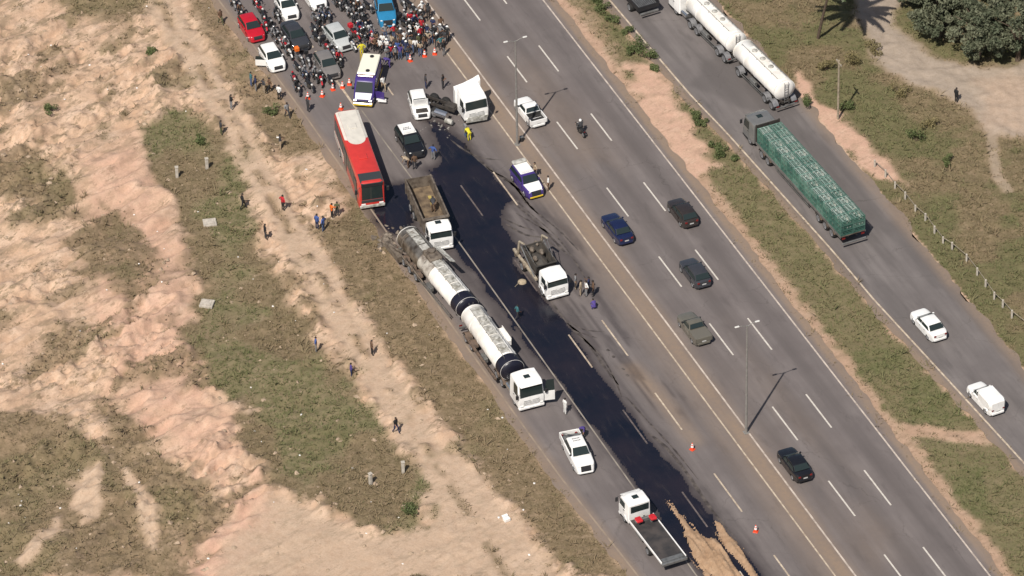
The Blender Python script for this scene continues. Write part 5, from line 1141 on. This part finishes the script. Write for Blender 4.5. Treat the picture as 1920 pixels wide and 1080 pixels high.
# ================================================================== MOTORCYCLES
MW = wheel_meshes(.31, .11, 'm', 6)
def bike_proto(box):
    P = Proto()
    for x in (-.62, .68):
        i = P.part('wheel', MW[0], 'tyre', loc=(x, 0, .31)); P.part('rim', MW[1], 'rim', parent=i)
        P.part('mudguard', MB().loft([[(x + .34 * math.cos(a), y, .31 + .34 * math.sin(a)) for a in np.linspace(.5, 2.5, 7)] + [(x + .325 * math.cos(a), y, .31 + .325 * math.sin(a)) for a in np.linspace(2.5, .5, 7)] for y in (-.07, .07)]), 'paint')
    P.part('engine', MB().bbox(-.2, .25, -.15, .15, .26, .6, .05).cyl((-.05, -.2, .38), (-.05, .2, .38), .13, n=10), 'chassis')
    P.part('frame', MB().tube([(.5, 0, .9), (.1, 0, .68), (-.35, 0, .62), (-.62, 0, .32)], [.035] * 4, 6).cyl((.45, 0, .8), (.1, 0, .3), .03, n=6), 'black')
    P.part('fuel_tank', MB().lathe([(-.05, .04), (0, .14), (.2, .17), (.38, .12), (.42, .04)], 12, 1, .75, (.02, 0, .82)), 'paint')
    P.part('seat', MB().bbox(-.62, .02, -.14, .14, .74, .84, .04), 'black')
    P.part('side_panel', MB().bbox(-.5, -.05, -.12, .12, .56, .74, .04), 'paint')
    P.part('tail_section', MB().bbox(-.86, -.5, -.1, .1, .72, .84, .04), 'paint'); P.part('tail_light', MB().box(-.9, -.86, -.07, .07, .74, .82), 'tail')
    for s in (-1, 1):
        P.part('fork', MB().cyl((.5, s * .08, .95), (.68, s * .08, .31), .028, n=6), 'chrome')
        P.part('mirror', MB().cyl((.42, s * .25, 1.02), (.40, s * .33, 1.2), .012, n=5).bbox(.38, .41, s * .35 - .06, s * .35 + .06, 1.17, 1.27, .01), 'black')
    P.part('handlebar', MB().tube([(.36, -.36, 1.02), (.44, -.15, 1.03), (.44, .15, 1.03), (.36, .36, 1.02)], [.018] * 4, 6), 'black')
    P.part('headlight', MB().lathe([(.5, .03), (.52, .1), (.62, .09), (.63, .02)], 12, c=(0, 0, .88)), 'light')
    P.part('exhaust', MB().tube([(.1, -.16, .3), (-.2, -.18, .28), (-.8, -.2, .4)], [.03, .04, .05], 8), 'chrome')
    if box: P.part('delivery_box', MB().bbox(-1.02, -.56, -.22, .22, .86, 1.28, .03), 'box')
    return P
BIKE, BIKEB = bike_proto(False), bike_proto(True)
BCOL = {k: paint('bike_' + k, COL[k]) for k in ('red', 'black', 'white', 'blue', 'grey')}
BOXM = {k: mat('box_' + k, COL[k], .5) for k in ('red', 'black', 'orange')}
def bike(p, hd_, c, place, box=None, rider=None, grp='motorcycles filtering through the jam', verb='standing'):
    lab = '%s motorcycle%s %s %s' % (c, ' with %s delivery box' % box if box else '', verb, place)
    spawn(BIKEB if box else BIKE, 'motorcycle', lab, 'motorcycle', p, hd_, dict(paint=BCOL[c], box=BOXM.get(box)), grp)
    if rider:
        sh, hel = rider
        person(Vector((p.x, p.y, p.z)), 'ride', hd_, sh, random.choice(('denim', 'black', 'charcoal')), 'rider in %s and %s helmet on %s motorcycle %s' % (sh, hel, c, place), 'motorcycle riders', hel, True, scale=1.0)
spots = [(436, 3, 'A'), (450, 21, 'A'), (488, 16, 'B'), (494, 30, 'B'), (498, 45, 'B'), (509, 53, 'B'), (513, 64, 'B'), (521, 74, 'B'), (478, 2, 'B'), (518, 27, 'B'),
         (534, 84, 'C'), (541, 96, 'C'), (562, 107, 'C'), (558, 125, 'C'), (551, 146, 'C'), (557, 164, 'C'), (577, 112, 'C'), (590, 140, 'C'), (601, 147, 'C'), (580, 158, 'C'), (571, 138, 'C'), (619, 150, 'C'),
         (592, 33, 'D'), (602, 27, 'D'), (614, 28, 'D'), (588, 54, 'D'), (600, 50, 'D'), (593, 70, 'D'), (622, 98, 'D'), (635, 110, 'D'), (611, 86, 'D'),
         (632, 5, 'E'), (648, 13, 'E'), (657, 25, 'E'), (671, 15, 'E'), (678, 28, 'E'), (668, 39, 'E'), (683, 41, 'E'), (674, 53, 'E'), (690, 52, 'E'), (690, 10, 'E'), (658, 82, 'E'), (665, 62, 'E'), (696, 62, 'E'), (660, 5, 'E'), (682, 66, 'E'),
         (755, 3, 'F'), (769, 8, 'F'), (779, 20, 'F'), (763, 29, 'F'), (771, 36, 'F'), (780, 32, 'F'), (767, 51, 'F'), (776, 44, 'F'), (788, 34, 'F'), (757, 42, 'F')]
PLACE = dict(A='behind the red hatchback', B='between red hatchback and black sedan', C='between open-door and grey hatchbacks', D='between black sedan and silver hatchback', E='between silver hatchback and blue pickup', F='right beside the blue pickup')
for i, (x, y, k) in enumerate(spots):
    p = at(x, y, .6); p = Vector((p.x, p.y, 0))
    c = random.choice(('red', 'black', 'black', 'black', 'black', 'black', 'white', 'grey', 'grey') if k != 'B' else ('red', 'red', 'black', 'black', 'black', 'grey'))
    rider = (random.choice(('black', 'black', 'black', 'charcoal', 'charcoal', 'navy', 'brown', 'brown', 'grey', 'grey', 'red', 'white')), random.choice(('white', 'black', 'black', 'grey', 'grey'))) if random.random() < .62 else None
    bike(p, DOWN + R(random.uniform(-14, 10)), c, PLACE[k], random.choice(('red', 'black', 'black', 'orange')) if random.random() < .14 else None, rider)
p = at(1089, 240, .7); bike(Vector((p.x, p.y, 0)), UPW, 'black', 'along the open lanes', None, ('charcoal', 'white'), None, 'ridden')

# ================================================================== CONES, POSTS, FENCE AND SMALL THINGS
ORANGE = mat('cone_orange', (.75, .07, .02), .5); CONEW = mat('cone_white_band', (.8, .78, .75), .4)
Pc = Proto(); Pc.part('base', MB().bbox(-.22, .22, -.22, .22, 0, .06, .02), 'o')
Pc.part('cone_body', MB().lathe([(.06, .17), (.75, .04), (.76, .02)], 14, axis='z'), 'o')
Pc.part('reflective_band', MB().lathe([(.30, .135), (.30, .142), (.46, .112), (.46, .105)], 14, axis='z'), 'w'); Pc.part('reflective_band', MB().lathe([(.56, .085), (.56, .092), (.66, .073), (.66, .066)], 14, axis='z'), 'w')
for x, y, lab in ((577, 180, 'row in front of the parked motorcycles'), (604, 176, 'row in front of the parked motorcycles'), (624, 164, 'row in front of the parked motorcycles'), (642, 160, 'row in front of the parked motorcycles'), (655, 154, 'row in front of the parked motorcycles'), (639, 200, None),
                  (769, 110, 'row in front of the crowd'), (796, 101, 'row in front of the crowd'), (815, 97, 'row in front of the crowd'), (1417, 992, 'x'), (1298, 838, 'y')):
    l = {None: 'orange traffic cone standing alone behind the bus', 'x': 'orange traffic cone alone on the lower lanes beside the sawdust', 'y': 'orange traffic cone alone on the closed lane by the second lamp post'}.get(lab, 'orange traffic cone in the %s' % lab)
    spawn(Pc, 'traffic_cone', l, 'traffic cone', flat(at(x, y, .3)), random.uniform(0, 1.5), dict(o=ORANGE, w=CONEW), 'cones closing the lanes' if l.startswith('orange traffic cone in') else None)
POLE = mat('lamp_pole_steel', (.30, .285, .265), .55, .3, var=.2)
Pl = Proto(); Pl.part('pole', MB().tube([(0, 0, 0), (0, 0, 6), (0, 0, 11.9)], [.13, .10, .07], 10), POLE); Pl.part('base_plate', MB().bbox(-.25, .25, -.25, .25, 0, .06, .02), POLE)
for s in (-1, 1):
    i = Pl.part('arm', MB().tube([(0, 0, 11.8), (0, s * .5, 12.0), (0, s * .95, 12.05)], [.04, .035, .03], 8), POLE)
    Pl.part('lamp_head', MB().bbox(-.10, .10, min(s * .75, s * 1.2), max(s * .75, s * 1.2), 12.0, 12.12, .05), mat('lamp_head_grey', (.62, .61, .58), .4), parent=i)
spawn(Pl, 'lamp_post', 'tall grey double-arm lamp post on the median beside the white pickup', 'lamp post', flat(at(970, 271)), TH, {})
spawn(Pl, 'lamp_post', 'tall grey double-arm lamp post on the median near the black sedan', 'lamp post', flat(at(1399, 811)), TH, {})
p = flat(at(978, 264)); p.z = 0
Ps = Proto(); Ps.part('stump', MB().lathe([(0, .22), (.4, .2), (.45, .1)], 10, axis='z'), BLACK); Ps.part('lid', MB().bbox(-.18, .18, -.18, .18, .44, .5, .02), STEEL)
spawn(Ps, 'utility_box', 'dark squat box at the foot of the first lamp post', 'utility box', p, TH, {})
WOOD = mat('weathered_wood', (.36, .30, .22), .9, var=.4, scale=5)
def gpt(x, y): 
    q = at(x, y); return Vector((q.x, q.y, ground_z(q.x, q.y)))
Pu = Proto(); Pu.part('pole', MB().tube([(0, 0, -.2), (0, 0, 6.8)], [.12, .09], 8), WOOD); i = Pu.part('cross_arm', MB().box(-.05, .05, -.6, .6, 6.4, 6.5), WOOD)
for s in (-.5, 0, .5): Pu.part('insulator', MB().lathe([(6.5, .03), (6.55, .05), (6.62, .02)], 8, c=(0, s, 0), axis='z'), CREAM, parent=i)
spawn(Pu, 'utility_pole', 'pale wooden pole standing at the dirt strip by the service road', 'utility pole', gpt(1571, 222), R(20), {})
CONC = mat('pale_concrete', (.52, .47, .40), .9, var=.3, scale=3)
for x, y, lab in ((332, 330, 'upper pair'), (388, 312, 'upper pair'), (695, 908, 'lower pair'), (756, 886, 'lower pair')):
    Pm = Proto(); Pm.part('shaft', MB().bbox(-.14, .14, -.14, .14, -.2, 1.15, .03), CONC); Pm.part('cap', MB().bbox(-.17, .17, -.17, .17, 1.15, 1.24, .02), CONC)
    spawn(Pm, 'marker_post', 'short pale concrete post in the grass, one of the %s by the dirt track' % lab, 'marker post', gpt(x, y), R(random.uniform(0, 40)), {}, 'concrete marker posts in the grass')
for x, y, lab in ((393, 413, 'near the person in black'), (388, 566, 'at the edge of the eroded soil')):
    Pm = Proto(); i = Pm.part('slab', MB().bbox(-.62, .62, -.55, .55, -.05, .22, .03), CONC); Pm.part('cover', MB().bbox(-.4, .4, -.35, .35, .22, .27, .02), CONC)
    spawn(Pm, 'concrete_slab', 'square pale concrete slab in the grass %s' % lab, 'concrete slab', gpt(x, y), R(random.uniform(-20, 30)), {})
Pm = Proto(); Pm.part('box', MB().bbox(-.28, .28, -.22, .22, 0, .3, .02), WHITE); Pm.part('flap', MB().poly([(-.28, .22, .3), (.28, .22, .3), (.28, .42, .38), (-.28, .42, .38)], .015, (0, 0, 1)), WHITE)
spawn(Pm, 'discarded_box', 'small white box lying on the verge below the recovery lorry', 'box', gpt(950, 975), R(30), {})
Pm = Proto(); Pm.part('mound', MB().lathe([(.0, .42), (.1, .38), (.2, .22), (.25, .04)], 14, axis='z'), mat('pale_sand', (.44, .36, .25), .95, var=.3)); Pm.part('shovel', MB().cyl((.1, 0, .2), (.9, .5, .06), .025, n=6), WOOD)
spawn(Pm, 'sand_heap', 'small round heap of pale sand on the oil beside the skip lorry', 'sand heap', flat(at(979, 529), .006), R(200), {})
# fence along the field
FP = [(1640, 312), (1660, 332), (1678, 352), (1697, 373), (1716, 397), (1735, 414), (1752, 437), (1768, 455), (1785, 467), (1812, 490), (1832, 515), (1848, 538), (1864, 560), (1880, 577), (1897, 596), (1925, 615), (1950, 640)]
fence = thing('fence', 'low pipe fence with pale posts between service road and field', 'fence', gpt(*FP[0]))
fl = fence.location.copy(); prev = None
for k, f in enumerate(FP):
    q = gpt(*f); hgt = .85 + random.uniform(-.1, .08)
    obj('post', MB().bbox(-.08, .08, -.08, .08, -.2, hgt, .02).mesh('post'), CONC, fence, q - fl, (0, 0, R(random.uniform(0, 40))))
    top = q + Vector((0, 0, hgt - .1))
    if prev: obj('rail', MB().cyl(tuple(prev - fl), tuple(top - fl), .03, n=6).mesh('rail'), mat('dull_pipe', (.34, .29, .22), .8, var=.4), fence)
    prev = top

# ================================================================== SAWDUST, DEBRIS, RUBBLE
SAW = NT('sawdust'); n1 = SAW.noise(1.2, 5, .6); n2 = SAW.noise(5, 4, .7)
SAWM = SAW.col(SAW.mix(SAW.rng(n2, .4, .7, 0, .5), SAW.mix(SAW.rng(n1, .35, .65), (.32, .20, .118), (.41, .28, .178)), (.25, .165, .10)), .95); SAW.bump(n2, .5, .05)
def heap(name, pts, hmax, label, seed):
    P_ = px(pts); xs = [p[0] for p in P_]; ys = [p[1] for p in P_]
    ax = np.arange(min(xs) - .5, max(xs) + .5, .13); ay = np.arange(min(ys) - .5, max(ys) + .5, .13); X, Y = np.meshgrid(ax, ay)
    uu = X * UX + Y * UY; vv = X * NX + Y * NY
    d = sdist(X, Y, P_) + (fbm(uu * .22, vv * 2.4, seed, 5, .6) - .5) * 2.6 - .15
    H_ = hmax * (1 - np.exp(-np.clip(d, 0, 9) * 1.3)) * (.2 + 1.3 * (1 - np.abs(2 * fbm(uu * .22 + 7, vv * 2.2, seed + 3, 4) - 1)) ** 2) + (fbm(X * 3, Y * 3, seed + 9, 3) - .5) * .14 * (d > .1)
    Z = np.where(d > 0, np.maximum(H_, .01), -.03)
    c_ = (d[:-1, :-1] > -.1) & (d[1:, 1:] > -.1) & (d[1:, :-1] > -.1) & (d[:-1, 1:] > -.1)
    ii = np.arange(X.size).reshape(X.shape); F_ = np.stack([ii[:-1, :-1], ii[:-1, 1:], ii[1:, 1:], ii[1:, :-1]], -1)[c_]
    us_, inv_ = np.unique(F_, return_inverse=True)
    tag(obj(name, arr_mesh(name, np.stack([X.ravel()[us_], Y.ravel()[us_], Z.ravel()[us_]], -1), inv_.reshape(-1, 4)), SAWM), label, 'sawdust')
heap('sawdust_pile', [(1247, 934), (1262, 942), (1292, 975), (1322, 1005), (1345, 1012), (1372, 1045), (1398, 1085), (1340, 1110), (1322, 1080), (1290, 1030), (1268, 988), (1252, 955)], .55, 'wide bank of brown sawdust spread along the oil beside the recovery lorry', 3)
heap('sawdust_pile', [(1342, 980), (1356, 988), (1380, 1015), (1415, 1060), (1432, 1095), (1405, 1095), (1372, 1040), (1348, 1000)], .45, 'narrow ridge of brown sawdust between the wide bank and the lone cone', 8)
def scatter(name, n, pos, size, m, kind='stuff'):
    V_ = []; F_ = []; o_ = 0
    tmpl = np.array([(0, 0, 1), (1, 0, 0), (.3, .95, .1), (-.8, .55, 0), (-.8, -.6, .05), (.3, -.9, 0)])
    tf = [(0, 1, 2), (0, 2, 3), (0, 3, 4), (0, 4, 5), (0, 5, 1)]
    for k in range(n):
        x, y, z = pos(); s = size(); a = random.uniform(0, 6.28); c_, s_ = math.cos(a), math.sin(a)
        q = tmpl * np.array([s * random.uniform(.7, 1.3), s * random.uniform(.6, 1.1), s * random.uniform(.4, .9)]) + RNG.normal(0, s * .12, (6, 3))
        q = np.stack([q[:, 0] * c_ - q[:, 1] * s_ + x, q[:, 0] * s_ + q[:, 1] * c_ + y, q[:, 2] + z - .02], -1)
        V_.append(q); F_ += [(a_ + o_, b_ + o_, c2 + o_) for a_, b_, c2 in tf]; o_ += 6
    return tag(obj(name, arr_mesh(name, np.concatenate(V_), np.array(F_), False), m), kind=kind)
ROCK = mat('pale_stone', (.42, .32, .23), .95, dirt=(.28, .205, .14), scale=2)
def left_pos():
    while True:
        x, y = random.uniform(-53, 5), random.uniform(-44, 50)
        p = Vector((x, y, 0)); u_, v_ = to_uv(p)
        if v_ < float(left_edge(u_)) - .4: return x, y, ground_z(x, y)
tag(scatter('stones', 1500, left_pos, lambda: random.choice((.05, .06, .08, .1, .13, .25)) * random.uniform(.7, 1.3), ROCK), 'loose pale stones and clods over the eroded ground', 'stones')
def near_px(cx, cy, rx, ry): 
    def f():
        q = at(random.gauss(cx, rx), random.gauss(cy, ry)); return q.x, q.y, .02
    return f
tag(scatter('crash_debris', 45, near_px(842, 232, 22, 12), lambda: random.uniform(.04, .15), mat('mixed_wreckage', (.34, .32, .29), .8, dirt=(.05, .045, .04), scale=.8)), 'pale wreckage bits scattered on the asphalt by the crashed lorry cab', 'debris')
tag(scatter('tanker_debris', 60, near_px(735, 452, 16, 14), lambda: random.uniform(.1, .4), DIRTYSTEEL), 'grey wreckage bits at the tail of the tanker', 'debris')
def litter_pos():
    while True:
        x, y, z = left_pos(); 
        if random.random() < .6: return x, y, z + .03
tag(scatter('litter', 80, litter_pos, lambda: random.uniform(.06, .14), mat('white_litter', (.75, .73, .7), .6)), 'white litter scraps dotted over verge and grass', 'litter')

# ================================================================== VEGETATION
def leaf_cloud(centres, rad, per, size, squash=.8):
    """leaf-sized faces in clumps; returns verts, quads, tint"""
    C_ = np.repeat(np.asarray(centres), per, 0); n = len(C_); r_ = np.repeat(np.asarray(rad), per)
    d = RNG.normal(size=(n, 3)); d /= np.linalg.norm(d, axis=1)[:, None]
    pos = C_ + d * (r_ * RNG.uniform(.35, 1.05, n) ** .6)[:, None] * np.array([1, 1, squash])
    a = RNG.normal(size=(n, 3)) + d * .6; a /= np.linalg.norm(a, axis=1)[:, None]
    b = np.cross(a, RNG.normal(size=(n, 3))); b /= np.linalg.norm(b, axis=1)[:, None]; c = np.cross(a, b)
    s = (size * RNG.uniform(.6, 1.4, n))[:, None]
    V_ = np.stack([pos - b * s, pos + c * s * .45, pos + b * s, pos - c * s * .45], 1).reshape(-1, 3)
    tint = np.repeat(np.repeat(RNG.uniform(0, 1, len(centres)), per) * .6 + RNG.uniform(0, .4, n), 4)
    return V_, np.arange(n * 4).reshape(-1, 4), tint
def foliage_mat(name, c0, c1):
    t = NT(name); r_, _, _, _ = t.attr('tint'); t.b.inputs['Specular IOR Level'].default_value = .25
    return t.col(t.mix(r_, c0, c1), .7)
LEAF = foliage_mat('dark_evergreen_leaves', (.055, .07, .04), (.165, .17, .11)); SHRUB = foliage_mat('shrub_leaves', (.06, .085, .03), (.14, .16, .065)); DRYLEAF = foliage_mat('dry_bush_leaves', (.13, .11, .045), (.24, .20, .10))
BARK = mat('bark', (.12, .085, .06), .95, var=.4, scale=6)
def tree(x, y, hgt, rad, label, seed):
    random.seed(seed); q = gpt(x, y); t_ = tag(thing('tree', label, 'tree', q), group=None)
    tr = MB().tube([(0, 0, -.2), (.1, .05, hgt * .3), (.05, .15, hgt * .62)], [.28, .2, .12], 8); cs = []; rs = []
    for k in range(10):
        a = k * 2.4; z = hgt * random.uniform(.42, .92); rr = rad * random.uniform(.35, .78) * (1.15 - abs(z / hgt - .6))
        e = (math.cos(a) * rr, math.sin(a) * rr, z); tr.tube([(.05, .1, hgt * random.uniform(.25, .5)), (e[0] * .5, e[1] * .5, z * .85), e], [.1, .06, .03], 5)
    for k in range(72):
        a = random.uniform(0, 6.28); z = random.uniform(.30, 1.0); rr = rad * math.sqrt(random.random()) * math.sqrt(max(.05, 1 - ((z - .58) / .46) ** 2))
        cs.append((math.cos(a) * rr, math.sin(a) * rr, z * hgt)); rs.append(random.uniform(.32, .72))
    obj('trunk', tr.mesh('trunk', 60), BARK, t_)
    V_, F_, ti = leaf_cloud(cs, rs, 110, .17); me = arr_mesh('crown', V_, F_, False); set_attr(me, 'tint', np.stack([ti, ti, ti], -1)); obj('crown', me, LEAF, t_)
for k, (x, y, h_, r_, l) in enumerate(((1762, 66, 5.2, 3.1, 'leafy dark tree at the left end of the clump above the dirt path'), (1835, 104, 5.6, 3.5, 'broad dark tree with low crown in the middle of the clump'), (1908, 112, 5.8, 3.6, 'dark tree at the right end of the clump above the dirt path'),
                                       (1722, 8, 4.4, 2.4, 'small dark tree beside the bend of the dirt path'), (1800, 6, 6.5, 3.4, 'tall dark tree behind the broad low one'), (1885, 22, 6.8, 3.6, 'tall dark tree behind the right end of the clump'), (1985, 70, 6.2, 3.5, 'dark tree on the open side of the clump'))):
    tree(x, y, h_, r_, l, 100 + k)
random.seed(5)
# palm whose shadow lies on the path
q = gpt(1533, 72); pt = thing('palm_tree', 'palm with slim dark trunk at the edge of the dirt path', 'palm tree', q)
obj('trunk', MB().tube([(0, 0, -.2), (.45, -.5, 3.0), (1.3, -1.6, 8.3)], [.17, .13, .11], 9).mesh('trunk', 60), BARK, pt)
for k in range(28):
    a = k * 2.4; el = random.uniform(.15, 1.0); ln = random.uniform(3.4, 4.4); mb = MB(); pp = Vector((1.3, -1.6, 8.3)); d0 = Vector((math.cos(a) * math.cos(el), math.sin(a) * math.cos(el), math.sin(el)))
    pts = [pp]
    for j in range(9): pts.append(pts[-1] + d0 * (ln / 9)); d0 = (d0 + Vector((0, 0, -.14))).normalized()
    mb.tube([tuple(v) for v in pts], [.035 - .003 * j for j in range(10)], 5)
    for j in range(1, 10):
        d_ = (pts[j] - pts[j - 1]).normalized(); sd = d_.cross(Vector((0, 0, 1))).normalized()
        for s in (-1, 1):
            for g in (0, .33, .66):
                b_ = pts[j - 1].lerp(pts[j], g); tip = b_ + (sd * s + d_ * .6 - Vector((0, 0, .35))).normalized() * (.75 * (1 - abs(j - 4.5) / 8)); w = d_ * .13
                mb.add([tuple(b_ - w), tuple(b_ + w), tuple(tip)], [(0, 1, 2)])
    me = mb.mesh('frond'); obj('frond', me, mat('palm_green', (.06, .085, .03), .6, var=.3), pt)
# shrubs
def shrub(x, y, r_, label, m=SHRUB, dens=1.0, grp='shrubs on the strip between the roads', nm='shrub'):
    q = gpt(x, y); o = thing(nm, label, 'shrub', q, random.uniform(0, 6), grp)
    cs = [(random.gauss(0, r_ * .4), random.gauss(0, r_ * .4), random.uniform(.25, 1.0) * r_) for _ in range(7)]
    obj('stem', (lambda mb: [mb.cyl((0, 0, -.1), c_, .03, .012, 5) for c_ in cs] and mb)(MB()).mesh('stem'), BARK, o)
    V_, F_, ti = leaf_cloud(cs, [r_ * .42] * 7, int(90 * dens), .085); me = arr_mesh('foliage', V_, F_, False); set_attr(me, 'tint', np.stack([ti, ti, ti], -1)); obj('foliage', me, m, o)
for x, y, r_ in ((1132, 18, .8), (1150, 42, .7), (1178, 62, .6), (1200, 92, 1.0), (1216, 112, .9), (1190, 100, .7), (1228, 132, .6), (1120, 4, .7)):
    shrub(x, y, r_, 'green roadside shrub on the strip left of the dark and white lorries')
for x, y, r_ in ((1306, 224, .7), (1320, 236, .6), (1352, 292, .8), (1340, 278, .6), (1375, 300, .5)):
    shrub(x, y, r_, 'low shrub on the bare pink earth across from the crate lorry', SHRUB)
for x, y, r_, l, m in ((1512, 196, .8, 'round green shrub at the tail of the white service-road tanker', SHRUB), (1590, 205, .8, 'dark green shrub beside the wooden pole', SHRUB), (1718, 262, 1.1, 'green bush in the dry field near the fence', SHRUB), (1778, 305, .7, 'dark bush in the middle of the dry field', SHRUB),
                       (1600, 118, 1.2, 'yellowish dry bush left of the dirt path', DRYLEAF), (1640, 95, .9, 'small yellowish dry bush at the dirt path edge', DRYLEAF), (1690, 180, 1.0, 'dry bush below the dirt path', DRYLEAF), (1745, 235, .9, 'dry bush next to the green bush in the field', DRYLEAF), (1550, 130, 1.0, 'yellow-green bush above the wooden pole', DRYLEAF)):
    shrub(x, y, r_, l, m, grp=None)
for x, y, r_, l in ((93, 208, .8, 'lone green shrub on the pale eroded slope'), (283, 95, .6, 'small round shrub on the bare upper ground'), (505, 215, .9, 'green shrub patch on the verge beside the road edge'), (770, 962, .8, 'bright green shrub at the lower end of the grass band'), (375, 268, .6, 'green shrub between the track and the upper posts')):
    shrub(x, y, r_, l, grp=None)
# grass: many small tufts over the vegetated ground
fine = (np.abs(GX) < 53.5) & (GY > -45.5) & (GY < 51.5)
wgt = (np.clip(green * 1.0 + dry * .75, 0, 1) ** 1.3) * fine
cdf = np.cumsum(wgt.ravel()); NT_ = 60000
pick = np.searchsorted(cdf, RNG.uniform(0, cdf[-1], NT_)); pick = np.clip(pick, 0, GX.size - 1)
bx = GX.ravel()[pick] + RNG.uniform(-.14, .14, NT_); by = GY.ravel()[pick] + RNG.uniform(-.14, .14, NT_); bz = GZ.ravel()[pick] - .03
gsel = green.ravel()[pick]; clump = fbm(bx * .5, by * .5, 101, 3)
hh = (.07 + .20 * RNG.uniform(0, 1, NT_) ** 3) * (.5 + .9 * clump); NB = 5; hh = np.where(RNG.uniform(0, 1, NT_) < .07, hh * 2.6, hh)
ang = RNG.uniform(0, 6.283, (NT_, NB)); lean = RNG.uniform(.4, 1.6, (NT_, NB)); wd = .035 + .03 * RNG.uniform(0, 1, (NT_, NB))
ox_ = np.cos(ang) * .07; oy_ = np.sin(ang) * .07
B0 = np.stack([bx[:, None] + ox_ - np.sin(ang) * wd, by[:, None] + oy_ + np.cos(ang) * wd, np.repeat(bz[:, None], NB, 1)], -1)
B1 = np.stack([bx[:, None] + ox_ + np.sin(ang) * wd, by[:, None] + oy_ - np.cos(ang) * wd, np.repeat(bz[:, None], NB, 1)], -1)
TP = np.stack([bx[:, None] + ox_ + np.cos(ang) * lean * hh[:, None], by[:, None] + oy_ + np.sin(ang) * lean * hh[:, None], bz[:, None] + hh[:, None] * RNG.uniform(.7, 1.1, (NT_, NB))], -1)
Vg = np.stack([B0, B1, TP], 2).reshape(-1, 3); Fg = np.arange(len(Vg)).reshape(-1, 3)
gm = arr_mesh('grass', Vg, Fg, False)
tv = np.clip(RNG.uniform(0, 1, NT_) * .6 + clump * .4, 0, 1)
set_attr(gm, 'tint', np.stack([np.repeat(tv, NB * 3), np.repeat(np.clip(gsel * 1.2 + RNG.normal(0, .15, NT_), 0, 1), NB * 3), np.zeros(NT_ * NB * 3)], -1))
t = NT('grass_blades'); r_, g_, _, _ = t.attr('tint'); t.b.inputs['Specular IOR Level'].default_value = .2
tag(obj('grass', gm, t.col(t.mix(g_, t.mix(r_, (.135, .10, .056), (.26, .195, .122)), t.mix(r_, (.085, .095, .036), (.17, .165, .08))), .85)), 'dry and green grass tufts over verge, field and median strip', 'grass', kind='stuff')
